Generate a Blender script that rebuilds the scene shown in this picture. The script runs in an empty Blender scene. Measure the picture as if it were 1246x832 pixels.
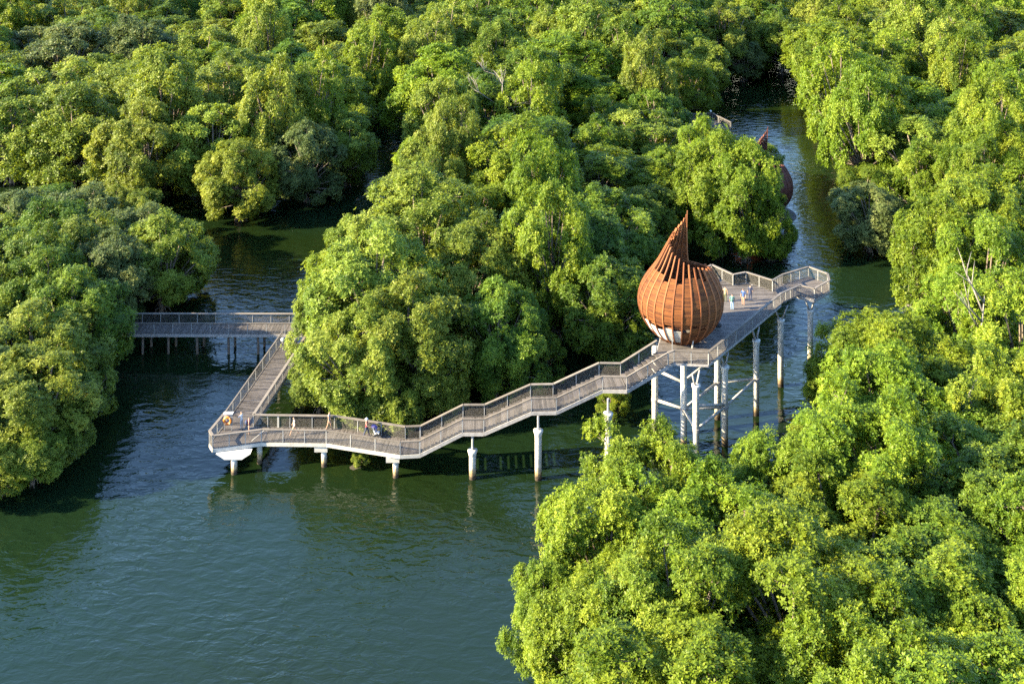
import bpy, bmesh, math, random
import numpy as np
from mathutils import Vector, Matrix

S = bpy.context.scene
COL = S.collection
R_ = math.radians

# ------------------------------------------------------------------ camera
H = 59.0            # metres above the water
F = 1400.0          # focal length in photograph pixels
YH = -242.0         # row of the horizon in the photograph
CX, CY, PW = 623.0, 416.0, 1246.0
cam_d = bpy.data.cameras.new('camera')
cam_d.sensor_width = 36.0
cam_d.lens = 36.0 * F / PW
cam_d.shift_y = -(CY - YH) / PW
cam_d.clip_start = 0.5
cam_d.clip_end = 9000.0
cam = bpy.data.objects.new('camera', cam_d)
cam.location = (0, 0, H)
cam.rotation_euler = (math.pi / 2, 0, 0)
COL.objects.link(cam)
S.camera = cam

# ------------------------------------------------------------------ light
SUN_DIR = Vector((-0.975, -0.22, 0.0)).normalized()
SUN_EL = R_(25)
to_sun = Vector((SUN_DIR.x * math.cos(SUN_EL), SUN_DIR.y * math.cos(SUN_EL), math.sin(SUN_EL)))
W = bpy.data.worlds.new("World")
S.world = W
W.use_nodes = True
wn = W.node_tree.nodes
bg = wn['Background']
sky = wn.new('ShaderNodeTexSky')
sky.sky_type = 'NISHITA'
sky.sun_disc = False
sky.air_density = 1.0
sky.dust_density = 0.3
sky.ozone_density = 4.0
sky.sun_elevation = SUN_EL
sky.sun_rotation = math.atan2(SUN_DIR.x, SUN_DIR.y) % (2 * math.pi)
W.node_tree.links.new(sky.outputs[0], bg.inputs[0])
bg.inputs[1].default_value = 0.12
sun_d = bpy.data.lights.new('sun', 'SUN')
sun_d.energy = 5.0
sun_d.angle = R_(0.5)
sun_d.color = (1.0, 0.85, 0.55)
sun = bpy.data.objects.new('sun', sun_d)
sun.rotation_euler = to_sun.to_track_quat('Z', 'Y').to_euler()
sun.location = (-100, -50, 120)
COL.objects.link(sun)
S.view_settings.view_transform = 'Standard'
S.view_settings.look = 'None'
S.view_settings.exposure = 2.9
S.view_settings.gamma = 1.0
try:
    S.cycles.use_denoising = False
    S.cycles.sample_clamp_indirect = 3.0
    S.cycles.max_bounces = 8
    S.cycles.diffuse_bounces = 3
    S.cycles.transparent_max_bounces = 8
except Exception:
    pass


# ------------------------------------------------------------------ helpers
def P(px, py, h):
    """world point seen at photograph pixel (px,py) at height h"""
    k = (H - h) / (py - YH)
    return Vector(((px - CX) * k, F * k, h))


def proj(x, y, z):
    s = F / y
    return CX + x * s, YH + s * (H - z), s


def mat(name):
    m = bpy.data.materials.new(name)
    m.use_nodes = True
    nt = m.node_tree
    b = nt.nodes['Principled BSDF']
    return m, nt, b


def N(nt, t, **kw):
    n = nt.nodes.new(t)
    for k, v in kw.items():
        setattr(n, k, v)
    return n


def simple(name, c1, c2, scale=3.0, rough=0.7, bump=0.2, stretch=(1, 1, 1), detail=6.0, objrand=0.0, bscale=None):
    """two-tone noise material on object coordinates"""
    m, nt, b = mat(name)
    tc = N(nt, 'ShaderNodeTexCoord')
    mp = N(nt, 'ShaderNodeMapping')
    mp.inputs['Scale'].default_value = stretch
    nt.links.new(tc.outputs['Object'], mp.inputs[0])
    nz = N(nt, 'ShaderNodeTexNoise')
    nz.inputs['Scale'].default_value = scale
    nz.inputs['Detail'].default_value = detail
    nz.inputs['Roughness'].default_value = 0.65
    nt.links.new(mp.outputs[0], nz.inputs['Vector'])
    rp = N(nt, 'ShaderNodeValToRGB')
    rp.color_ramp.elements[0].position = 0.32
    rp.color_ramp.elements[1].position = 0.68
    rp.color_ramp.elements[0].color = (*c1, 1)
    rp.color_ramp.elements[1].color = (*c2, 1)
    nt.links.new(nz.outputs['Fac'], rp.inputs[0])
    out = rp.outputs[0]
    if objrand:
        oi = N(nt, 'ShaderNodeObjectInfo')
        mr = N(nt, 'ShaderNodeMapRange')
        mr.inputs['To Min'].default_value = 1 - objrand
        mr.inputs['To Max'].default_value = 1 + objrand
        nt.links.new(oi.outputs['Random'], mr.inputs['Value'])
        hs = N(nt, 'ShaderNodeHueSaturation')
        nt.links.new(mr.outputs[0], hs.inputs['Value'])
        nt.links.new(out, hs.inputs['Color'])
        out = hs.outputs[0]
    nt.links.new(out, b.inputs['Base Color'])
    b.inputs['Roughness'].default_value = rough
    if bump:
        bp = N(nt, 'ShaderNodeBump')
        bp.inputs['Strength'].default_value = bump
        bp.inputs['Distance'].default_value = 0.03
        nt.links.new(nz.outputs['Fac'], bp.inputs['Height'])
        nt.links.new(bp.outputs[0], b.inputs['Normal'])
    return m


def flat(name, c, rough=0.7, metal=0.0):
    return simple(name, tuple(v * 0.82 for v in c), tuple(min(1, v * 1.12) for v in c), 14.0, rough, 0.05)


class MB:
    """collects boxes, bars and tubes into one mesh"""

    def __init__(self):
        self.v, self.f, self.t = [], [], []

    def quad_box(self, pts, tint=None):
        """8 points: 4 bottom, 4 top (same order)"""
        i = len(self.v)
        self.v += [tuple(p) for p in pts]
        self.f += [(i, i + 3, i + 2, i + 1), (i + 4, i + 5, i + 6, i + 7)] + [
            (i + k, i + (k + 1) % 4, i + 4 + (k + 1) % 4, i + 4 + k) for k in range(4)]
        self.t += [random.random() if tint is None else tint] * 8
        return self

    def box(self, c, d, rz=0.0):
        cx, cy, cz = c
        hx, hy, hz = d[0] / 2, d[1] / 2, d[2] / 2
        co, si = math.cos(rz), math.sin(rz)
        pts = []
        for z in (-hz, hz):
            for x, y in ((-hx, -hy), (hx, -hy), (hx, hy), (-hx, hy)):
                pts.append((cx + x * co - y * si, cy + x * si + y * co, cz + z))
        return self.quad_box(pts)

    def bar(self, a, b, w, h, up=Vector((0, 0, 1)), caps=True):
        """rectangular bar from a to b, w wide (sideways), h high"""
        a, b = Vector(a), Vector(b)
        d = (b - a)
        if d.length < 1e-6:
            return self
        d.normalize()
        s = d.cross(up)
        if s.length < 1e-4:
            s = Vector((1, 0, 0))
        s.normalize()
        u = s.cross(d).normalized()
        s *= w / 2
        u *= h / 2
        if caps:
            return self.quad_box([a - s - u, a + s - u, b + s - u, b - s - u, a - s + u, a + s + u, b + s + u, b - s + u])
        i = len(self.v)
        self.v += [tuple(p) for p in (a - s - u, a + s - u, a + s + u, a - s + u, b - s - u, b + s - u, b + s + u, b - s + u)]
        self.t += [random.random()] * 8
        self.f += [(i + k, i + (k + 1) % 4, i + 4 + (k + 1) % 4, i + 4 + k) for k in range(4)]
        return self

    def tube(self, pts, radii, n=8, cap=True):
        pts = [Vector(p) for p in pts]
        base = len(self.v)
        ref = None
        for k, p in enumerate(pts):
            if k == 0:
                d = pts[1] - p
            elif k == len(pts) - 1:
                d = p - pts[k - 1]
            else:
                d = pts[k + 1] - pts[k - 1]
            d.normalize()
            if ref is None:
                ref = Vector((1, 0, 0)) if abs(d.x) < 0.8 else Vector((0, 1, 0))
            s = d.cross(ref)
            if s.length < 1e-4:
                s = d.orthogonal()
            s.normalize()
            u = s.cross(d).normalized()
            ref = u.cross(s) if False else ref
            for j in range(n):
                an = 2 * math.pi * j / n
                self.v.append(tuple(p + (s * math.cos(an) + u * math.sin(an)) * radii[k]))
                self.t.append(0.5)
        for k in range(len(pts) - 1):
            for j in range(n):
                a = base + k * n + j
                b = base + k * n + (j + 1) % n
                self.f.append((a, b, b + n, a + n))
        if cap:
            self.f.append(tuple(base + j for j in reversed(range(n))))
            self.f.append(tuple(base + (len(pts) - 1) * n + j for j in range(n)))
        return self

    def lathe(self, prof, c=(0, 0), n=20):
        """prof: [(r,z)...] round the vertical through c"""
        return self.tube([(c[0], c[1], z + i * 1e-5) for i, (r, z) in enumerate(prof)], [r for r, z in prof], n)

    def mesh(self, name, m, smooth=False):
        me = bpy.data.meshes.new(name)
        me.from_pydata(self.v, [], self.f)
        at = me.attributes.new('tint', 'FLOAT', 'POINT')
        at.data.foreach_set('value', self.t)
        if smooth:
            me.polygons.foreach_set('use_smooth', [True] * len(me.polygons))
        for x in (m if isinstance(m, (list, tuple)) else [m]):
            me.materials.append(x)
        me.update()
        bm = bmesh.new()
        bm.from_mesh(me)
        bmesh.ops.recalc_face_normals(bm, faces=bm.faces)
        bm.to_mesh(me)
        bm.free()
        return me

    def build(self, name, m, parent=None, smooth=False, kind=None, label=None):
        return link(name, self.mesh(name, m, smooth), parent, kind, label)


def link(name, data, parent=None, kind=None, label=None):
    o = bpy.data.objects.new(name, data)
    COL.objects.link(o)
    if parent:
        o.parent = parent
    if kind:
        o['kind'] = kind
    if label:
        o['label'] = label
    return o


def thing(name, label, cat, group=None, loc=(0, 0, 0), rz=0.0):
    o = bpy.data.objects.new(name, None)
    COL.objects.link(o)
    o.location = loc
    o.rotation_euler = (0, 0, rz)
    o.empty_display_size = 0.3
    o['label'] = label
    o['category'] = cat
    if group:
        o['group'] = group
    return o


# ------------------------------------------------------------------ materials
def tinted_wood(name, c1, c2, var=0.25, rough=0.75):
    """weathered timber: board to board tint plus grain"""
    m, nt, b = mat(name)
    at = N(nt, 'ShaderNodeAttribute', attribute_name='tint')
    ge = N(nt, 'ShaderNodeNewGeometry')
    nz = N(nt, 'ShaderNodeTexNoise')
    nz.inputs['Scale'].default_value = 1.3
    nz.inputs['Detail'].default_value = 8
    nz.inputs['Roughness'].default_value = 0.7
    nt.links.new(ge.outputs['Position'], nz.inputs['Vector'])
    mx = N(nt, 'ShaderNodeMath', operation='MULTIPLY_ADD')
    mx.inputs[1].default_value = 0.55
    nt.links.new(at.outputs['Fac'], mx.inputs[0])
    ad = N(nt, 'ShaderNodeMath', operation='MULTIPLY_ADD')
    ad.inputs[1].default_value = 1.0
    ad.inputs[2].default_value = -0.28
    nt.links.new(nz.outputs['Fac'], ad.inputs[0])
    nt.links.new(ad.outputs[0], mx.inputs[2])
    rp = N(nt, 'ShaderNodeValToRGB')
    rp.color_ramp.elements[0].position = 0.2
    rp.color_ramp.elements[1].position = 0.8
    rp.color_ramp.elements[0].color = (*c1, 1)
    rp.color_ramp.elements[1].color = (*c2, 1)
    nt.links.new(mx.outputs[0], rp.inputs[0])
    nt.links.new(rp.outputs[0], b.inputs['Base Color'])
    b.inputs['Roughness'].default_value = rough
    b.inputs['Specular IOR Level'].default_value = 0.25
    n2 = N(nt, 'ShaderNodeTexNoise')
    n2.inputs['Scale'].default_value = 9
    nt.links.new(ge.outputs['Position'], n2.inputs['Vector'])
    bp = N(nt, 'ShaderNodeBump')
    bp.inputs['Strength'].default_value = 0.3
    bp.inputs['Distance'].default_value = 0.02
    nt.links.new(n2.outputs['Fac'], bp.inputs['Height'])
    nt.links.new(bp.outputs[0], b.inputs['Normal'])
    return m


M = {}
M['deck'] = tinted_wood('weathered deck timber', (0.040, 0.034, 0.031), (0.112, 0.097, 0.089))
M['rail'] = tinted_wood('handrail timber', (0.078, 0.067, 0.057), (0.155, 0.133, 0.113))
M['steel'] = simple('galvanised steel', (0.14, 0.14, 0.14), (0.24, 0.235, 0.23), 6, 0.5, 0.05)
M['net'] = simple('bronze netting wire', (0.055, 0.05, 0.045), (0.105, 0.093, 0.083), 5, 0.6, 0.0)
M['beam'] = simple('pale edge beam', (0.24, 0.225, 0.20), (0.34, 0.32, 0.29), 2.0, 0.7, 0.1)
M['darkbeam'] = simple('grey steel beam', (0.16, 0.15, 0.145), (0.27, 0.25, 0.24), 3.0, 0.6, 0.1)
M['podwood'] = tinted_wood('red cedar slat', (0.050, 0.015, 0.004), (0.125, 0.041, 0.009), rough=0.85)
M['podrib'] = tinted_wood('red cedar rib', (0.13, 0.041, 0.014), (0.20, 0.072, 0.026), rough=0.8)
M['podold'] = tinted_wood('dark red pod timber', (0.05, 0.016, 0.011), (0.10, 0.032, 0.02), rough=0.7)
M['white'] = simple('white paint', (0.42, 0.41, 0.39), (0.52, 0.51, 0.49), 5, 0.5, 0.05)
M['bark'] = simple('mangrove bark', (0.06, 0.045, 0.034), (0.15, 0.115, 0.085), 3.0, 0.9, 0.5, (1, 1, 0.3))
M['deadwood'] = simple('bleached dead wood', (0.08, 0.068, 0.057), (0.18, 0.16, 0.135), 3.0, 0.85, 0.3, (1, 1, 0.25))
M['orange'] = flat('orange buoy', (0.50, 0.14, 0.012), 0.45)
M['black'] = flat('black fabric', (0.02, 0.02, 0.022), 0.8)
M['skin'] = flat('skin', (0.30, 0.18, 0.125), 0.55)
M['hair'] = flat('dark hair', (0.02, 0.015, 0.012), 0.6)
for nm, c in (('red', (0.62, 0.05, 0.06)), ('white', (0.75, 0.75, 0.76)), ('grey', (0.42, 0.43, 0.46)), ('navy', (0.03, 0.045, 0.11)),
              ('blue', (0.04, 0.10, 0.30)), ('denim', (0.30, 0.45, 0.68)), ('teal', (0.10, 0.24, 0.22)), ('tan', (0.45, 0.30, 0.18)),
              ('olive', (0.13, 0.14, 0.07)), ('pale', (0.75, 0.68, 0.40)), ('pink', (0.8, 0.5, 0.5)), ('purple', (0.16, 0.12, 0.34))):
    M['c_' + nm] = flat(nm + ' cloth', tuple(v * 0.6 for v in c), 0.85)


def concrete_pile():
    m, nt, b = mat('pale concrete with tide stain')
    ge = N(nt, 'ShaderNodeNewGeometry')
    sp = N(nt, 'ShaderNodeSeparateXYZ')
    nt.links.new(ge.outputs['Position'], sp.inputs[0])
    nz = N(nt, 'ShaderNodeTexNoise')
    nz.inputs['Scale'].default_value = 2.2
    nz.inputs['Detail'].default_value = 8
    nt.links.new(ge.outputs['Position'], nz.inputs['Vector'])
    # height + noise -> stain ramp
    ma = N(nt, 'ShaderNodeMath', operation='MULTIPLY_ADD')
    ma.inputs[1].default_value = -0.9
    nt.links.new(nz.outputs['Fac'], ma.inputs[0])
    nt.links.new(sp.outputs['Z'], ma.inputs[2])
    mr = N(nt, 'ShaderNodeMapRange')
    mr.inputs['From Min'].default_value = -0.2
    mr.inputs['From Max'].default_value = 0.7
    nt.links.new(ma.outputs[0], mr.inputs['Value'])
    rp = N(nt, 'ShaderNodeValToRGB')
    e = rp.color_ramp.elements
    e[0].position = 0.0
    e[0].color = (0.045, 0.03, 0.018, 1)
    e[1].position = 1.0
    e[1].color = (0.42, 0.40, 0.36, 1)
    x = e.new(0.45)
    x.color = (0.30, 0.21, 0.11, 1)
    nt.links.new(mr.outputs[0], rp.inputs[0])
    n2 = N(nt, 'ShaderNodeTexNoise')
    n2.inputs['Scale'].default_value = 5
    n2.inputs['Detail'].default_value = 6
    nt.links.new(ge.outputs['Position'], n2.inputs['Vector'])
    r2 = N(nt, 'ShaderNodeMapRange')
    r2.inputs['To Min'].default_value = 0.62
    r2.inputs['To Max'].default_value = 1.1
    r2.inputs['From Min'].default_value = 0.3
    r2.inputs['From Max'].default_value = 0.6
    nt.links.new(n2.outputs['Fac'], r2.inputs['Value'])
    mu = N(nt, 'ShaderNodeMixRGB', blend_type='MULTIPLY')
    mu.inputs[0].default_value = 1.0
    nt.links.new(rp.outputs[0], mu.inputs[1])
    nt.links.new(r2.outputs[0], mu.inputs[2])
    nt.links.new(mu.outputs[0], b.inputs['Base Color'])
    b.inputs['Roughness'].default_value = 0.8
    bp = N(nt, 'ShaderNodeBump')
    bp.inputs['Strength'].default_value = 0.25
    bp.inputs['Distance'].default_value = 0.03
    nt.links.new(n2.outputs['Fac'], bp.inputs['Height'])
    nt.links.new(bp.outputs[0], b.inputs['Normal'])
    return m


M['pile'] = concrete_pile()


def leaf_mat(name, dark, mid, young, trans=0.32):
    m, nt, b = mat(name)
    at = N(nt, 'ShaderNodeAttribute', attribute_name='tint')
    rp = N(nt, 'ShaderNodeValToRGB')
    e = rp.color_ramp.elements
    e[0].position = 0.05
    e[0].color = (*dark, 1)
    e[1].position = 0.95
    e[1].color = (*young, 1)
    x = e.new(0.5)
    x.color = (*mid, 1)
    nt.links.new(at.outputs['Fac'], rp.inputs[0])
    oi = N(nt, 'ShaderNodeObjectInfo')
    mr = N(nt, 'ShaderNodeMapRange')
    mr.inputs['To Min'].default_value = 0.86
    mr.inputs['To Max'].default_value = 1.14
    nt.links.new(oi.outputs['Random'], mr.inputs['Value'])
    mh = N(nt, 'ShaderNodeMapRange')
    mh.inputs['To Min'].default_value = 0.487
    mh.inputs['To Max'].default_value = 0.512
    wn_ = N(nt, 'ShaderNodeTexWhiteNoise', noise_dimensions='1D')
    nt.links.new(oi.outputs['Random'], wn_.inputs['W'])
    nt.links.new(wn_.outputs['Value'], mh.inputs['Value'])
    hs = N(nt, 'ShaderNodeHueSaturation')
    nt.links.new(mr.outputs[0], hs.inputs['Value'])
    nt.links.new(mh.outputs[0], hs.inputs['Hue'])
    nt.links.new(rp.outputs[0], hs.inputs['Color'])
    nt.links.new(hs.outputs[0], b.inputs['Base Color'])
    b.inputs['Roughness'].default_value = 0.5
    b.inputs['Specular IOR Level'].default_value = 0.18
    tr = N(nt, 'ShaderNodeBsdfTranslucent')
    tm = N(nt, 'ShaderNodeMixRGB', blend_type='MULTIPLY')
    tm.inputs[0].default_value = 1.0
    tm.inputs[2].default_value = (1.25, 1.2, 0.5, 1)
    nt.links.new(hs.outputs[0], tm.inputs[1])
    nt.links.new(tm.outputs[0], tr.inputs['Color'])
    mxs = N(nt, 'ShaderNodeMixShader')
    mxs.inputs[0].default_value = trans
    nt.links.new(b.outputs[0], mxs.inputs[1])
    nt.links.new(tr.outputs[0], mxs.inputs[2])
    nt.links.new(mxs.outputs[0], nt.nodes['Material Output'].inputs['Surface'])
    return m


LEAF = {
    'bright': leaf_mat('bright mangrove leaves', (0.048, 0.088, 0.006), (0.118, 0.172, 0.011), (0.20, 0.245, 0.020), 0.45),
    'olive': leaf_mat('olive mangrove leaves', (0.050, 0.082, 0.009), (0.125, 0.165, 0.018), (0.215, 0.245, 0.036), 0.42),
    'green': leaf_mat('deep green mangrove leaves', (0.030, 0.066, 0.008), (0.078, 0.128, 0.012), (0.14, 0.19, 0.018), 0.40),
    'grey': leaf_mat('grey green mangrove leaves', (0.040, 0.064, 0.020), (0.085, 0.118, 0.034), (0.15, 0.175, 0.052), 0.38),
    'fresh': leaf_mat('fresh green mangrove leaves', (0.040, 0.082, 0.007), (0.112, 0.162, 0.012), (0.20, 0.24, 0.020), 0.45),
}


def water_mat():
    m, nt, b = mat('rippled creek water')
    ge = N(nt, 'ShaderNodeNewGeometry')
    mp = N(nt, 'ShaderNodeMapping')
    mp.inputs['Scale'].default_value = (0.55, 1.0, 1.0)
    mp.inputs['Rotation'].default_value = (0, 0, R_(12))
    nt.links.new(ge.outputs['Position'], mp.inputs[0])
    n1 = N(nt, 'ShaderNodeTexNoise')
    n1.inputs['Scale'].default_value = 1.1
    n1.inputs['Detail'].default_value = 3
    n1.inputs['Roughness'].default_value = 0.55
    n1.inputs['Distortion'].default_value = 0.4
    nt.links.new(mp.outputs[0], n1.inputs['Vector'])
    # calm and ruffled patches
    n2 = N(nt, 'ShaderNodeTexNoise')
    n2.inputs['Scale'].default_value = 0.07
    n2.inputs['Detail'].default_value = 3
    nt.links.new(ge.outputs['Position'], n2.inputs['Vector'])
    mr = N(nt, 'ShaderNodeMapRange')
    mr.inputs['From Min'].default_value = 0.35
    mr.inputs['From Max'].default_value = 0.65
    mr.inputs['To Min'].default_value = 0.30
    mr.inputs['To Max'].default_value = 1.0
    nt.links.new(n2.outputs['Fac'], mr.inputs['Value'])
    mu = N(nt, 'ShaderNodeMath', operation='MULTIPLY')
    nt.links.new(n1.outputs['Fac'], mu.inputs[0])
    nt.links.new(mr.outputs[0], mu.inputs[1])
    bp = N(nt, 'ShaderNodeBump')
    bp.inputs['Strength'].default_value = 1.0
    bp.inputs['Distance'].default_value = 0.17
    nt.links.new(mu.outputs[0], bp.inputs['Height'])
    nt.links.new(bp.outputs[0], b.inputs['Normal'])
    rp = N(nt, 'ShaderNodeValToRGB')
    rp.color_ramp.elements[0].color = (0.0048, 0.0098, 0.0022, 1)
    rp.color_ramp.elements[1].color = (0.0042, 0.0115, 0.0052, 1)
    rp.color_ramp.elements[0].position = 0.35
    rp.color_ramp.elements[1].position = 0.65
    n3 = N(nt, 'ShaderNodeTexNoise')
    n3.inputs['Scale'].default_value = 0.03
    nt.links.new(ge.outputs['Position'], n3.inputs['Vector'])
    nt.links.new(n3.outputs['Fac'], rp.inputs[0])
    nt.links.new(rp.outputs[0], b.inputs['Base Color'])
    b.inputs['Roughness'].default_value = 0.06
    b.inputs['IOR'].default_value = 1.333
    return m


M['water'] = water_mat()
M['mud'] = simple('wet dark mud', (0.020, 0.017, 0.011), (0.050, 0.041, 0.027), 0.6, 0.75, 0.5)

# ------------------------------------------------------------------ boardwalk geometry (world stations)
RAILH = 1.1
BW = 2.4           # width between rails


def centre(px, py, h):
    """deck-level point whose rail-top centre shows at (px,py)"""
    p = P(px, py, h + RAILH)
    return Vector((p.x, p.y, h))


def offsets(nodes, w):
    """mitred left/right edge points of a path"""
    L, Rr = [], []
    n = len(nodes)
    for i, p in enumerate(nodes):
        ds = []
        if i > 0:
            ds.append((nodes[i] - nodes[i - 1]).to_2d().normalized())
        if i < n - 1:
            ds.append((nodes[i + 1] - nodes[i]).to_2d().normalized())
        d = sum(ds, Vector((0, 0))).normalized()
        nrm = Vector((-d.y, d.x))
        k = 1.0
        if len(ds) == 2:
            n0 = Vector((-ds[0].y, ds[0].x))
            k = 1.0 / max(0.5, nrm.dot(n0))
        o = nrm * (w / 2 * k)
        L.append(Vector((p.x + o.x, p.y + o.y, p.z)))
        Rr.append(Vector((p.x - o.x, p.y - o.y, p.z)))
    return L, Rr


POST_ME = MB().box((0, 0, 0.53), (0.07, 0.07, 1.14)).mesh('rail_post', M['steel'])
POST_PALE = MB().box((0, 0, 0.53), (0.16, 0.16, 1.2)).mesh('rail_post', M['beam'])


def net_panel(parent, a, b, h=0.98, z0=0.05, sp=0.085, wr=0.010, name='mesh_panel'):
    """diagonal netting between two posts"""
    a, b = Vector(a), Vector(b)
    L = (b - a).to_2d().length
    if L < 0.15:
        return
    mb = MB()

    def pt(u, v):
        t = u / L
        q = a.lerp(b, t)
        return Vector((q.x, q.y, q.z + z0 + v))
    step = sp * 1.414
    k = -h
    while k < L:
        for sgn in (1, -1):
            # u = k + v (sgn 1) or u = k + (h - v)
            u0, u1 = max(k, 0), min(k + h, L)
            if u1 - u0 < 0.03:
                continue
            v0, v1 = u0 - k, u1 - k
            if sgn < 0:
                v0, v1 = h - v0, h - v1
            mb.bar(pt(u0, v0), pt(u1, v1), wr, wr, caps=False, up=Vector((0.3, 0.2, 1)))
        k += step
    mb.bar(pt(0, 0), pt(L, 0), 0.03, 0.03)
    mb.bar(pt(0, h), pt(L, h), 0.03, 0.03)
    mb.build(name, M['net'], parent)


def railing(parent, pts, cap_w=0.24, spacing=2.0, cap=True, cap_mat=None, pale_at=()):
    """posts, netting and timber cap along a line of deck-level points"""
    for i in range(len(pts) - 1):
        a, b = pts[i], pts[i + 1]
        L = (b - a).length
        n = max(1, round(L / spacing))
        for k in range(n):
            p, q = a.lerp(b, k / n), a.lerp(b, (k + 1) / n)
            o = link('rail_post', POST_ME, parent)
            o.location = p
            ang = math.atan2((b - a).y, (b - a).x)
            o.rotation_euler = (0, 0, ang)
            net_panel(parent, p, q)
        if cap:
            up = Vector((0, 0, RAILH))
            d = (b - a).normalized() * 0.06
            MB().bar(a + up + (d if i else -d * 0), b + up + d * 0.2, cap_w, 0.07).build('handrail', cap_mat or M['rail'], parent)
    o = link('rail_post', POST_ME, parent)
    o.location = pts[-1]


def deck_strip(parent, l0, r0, l1, r1, board=0.145):
    """boards across a level or sloping segment"""
    mb = MB()
    L = max((l1 - l0).length, (r1 - r0).length)
    n = max(1, round(L / board))
    for k in range(n):
        t0, t1 = (k + 0.04) / n, (k + 0.93) / n
        a, b, c, d = l0.lerp(l1, t0), r0.lerp(r1, t0), r0.lerp(r1, t1), l0.lerp(l1, t1)
        dz = random.uniform(-0.006, 0.006)
        up = Vector((0, 0, dz))
        dn = Vector((0, 0, -0.045 + dz))
        mb.quad_box([a + dn, b + dn, c + dn, d + dn, a + up, b + up, c + up, d + up])
    mb.build('deck_boards', M['deck'], parent, kind='stuff')


def stair_strip(parent, l0, r0, l1, r1):
    rise = abs(l1.z - l0.z)
    n = max(2, round(rise / 0.165))
    for k in range(n):
        t0, t1 = k / n, (k + 1.08) / n
        z = l0.z + (l1.z - l0.z) * (k + (1.0 if l1.z > l0.z else 0.0)) / n
        a, b, c, d = l0.lerp(l1, t0), r0.lerp(r1, t0), r0.lerp(r1, t1), l0.lerp(l1, t1)
        for p in (a, b, c, d):
            p.z = z
        dn = Vector((0, 0, -0.06))
        mb = MB()
        mb.quad_box([a + dn, b + dn, c + dn, d + dn, a, b, c, d])
        mb.build('stair_tread', M['deck'], parent)


def side_beams(parent, pts, mtl, h=0.30, w=0.12, drop=0.05):
    for i in range(len(pts) - 1):
        z = Vector((0, 0, -drop - h / 2))
        MB().bar(pts[i] + z, pts[i + 1] + z, w, h).build('edge_beam', mtl, parent)


def joists(parent, L, Rr, mtl):
    for i in range(len(L) - 1):
        n = max(1, round((L[i + 1] - L[i]).length / 2.0))
        for k in range(n):
            t = (k + 0.5) / n
            z = Vector((0, 0, -0.19))
            a, b = L[i].lerp(L[i + 1], t) + z, Rr[i].lerp(Rr[i + 1], t) + z
            d = (b - a).normalized() * 0.08
            MB().bar(a + d, b - d, 0.1, 0.2).build('joist', mtl, parent)


PILES = []


def pile(parent, x, y, top, r=0.30, style='head', lift=0.0, ang=0.0, collar=None):
    """concrete pile standing in the creek; style: head, crosshead, cap, plain"""
    PILES.append((x, y))
    mb = MB()
    if style in ('head',):
        prof = [(r, -2.0), (r, top - 0.55), (r * 1.02, top - 0.5), (r * 1.38, top - 0.12), (r * 1.42, top), (r * 0.6, top + 0.02)]
    else:
        prof = [(r, -2.0), (r, top * 0.5), (r, top)]
    mb.lathe(prof, (x, y), 18)
    o = mb.build('pile', M['pile'], parent, smooth=False)
    for p in o.data.polygons:
        p.use_smooth = len(p.vertices) == 4
    if style == 'head' and lift > 0:
        for s in (-1, 1):
            b = MB()
            dx, dy = math.cos(ang) * s, math.sin(ang) * s
            a = Vector((x + dx * 0.16, y + dy * 0.16, top - 0.02))
            e = Vector((x + dx * (0.25 + 0.62 * lift * 0.6), y + dy * (0.25 + 0.62 * lift * 0.6), top + lift))
            b.tube([a, a.lerp(e, 0.5), e], [0.085, 0.10, 0.075], 8)
            link('bracket_arm', b.mesh('bracket_arm', M['steel'], True), o)
    if style == 'crosshead':
        b = MB()
        co, si = math.cos(ang), math.sin(ang)

        def q(u, v, z):
            return (x + u * co - v * si, y + u * si + v * co, z)
        for (wt, wb) in ((1.5, 0.75),):
            b.quad_box([q(-wb, -0.42, top), q(wb, -0.42, top), q(wb, 0.42, top), q(-wb, 0.42, top),
                        q(-wt, -0.45, top + 0.5), q(wt, -0.45, top + 0.5), q(wt, 0.45, top + 0.5), q(-wt, 0.45, top + 0.5)])
        link('crosshead', b.mesh('crosshead', M['white']), o)
    if style == 'cap':
        b = MB().box((x - 0.22, y, top + 0.22), (1.15, 0.9, 0.46))
        link('pile_cap', b.mesh('pile_cap', M['beam']), o)
    if collar:
        for z in collar:
            b = MB().lathe([(r + 0.045, z - 0.13), (r + 0.05, z - 0.12), (r + 0.05, z + 0.12), (r + 0.045, z + 0.13)], (x, y), 18)
            link('collar', b.mesh('collar', M['darkbeam'], False), o)
    return o


def walkway(t, nodes, stairs=(), w=BW, beam=None, rail_sides='LR', skipL=(), skipR=()):
    L, Rr = offsets(nodes, w)
    for i in range(len(nodes) - 1):
        (stair_strip if i in stairs else deck_strip)(t, L[i], Rr[i], L[i + 1], Rr[i + 1])
    for pts, sd, sk in ((L, 'L', skipL), (Rr, 'R', skipR)):
        out = 0.09 if sd == 'L' else -0.09
        side_beams(t, pts, beam or M['darkbeam'])
        if sd in rail_sides:
            railing(t, pts, cap_w=0.26 if sd == 'L' else 0.12)
    joists(t, L, Rr, M['darkbeam'])
    return L, Rr


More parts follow.
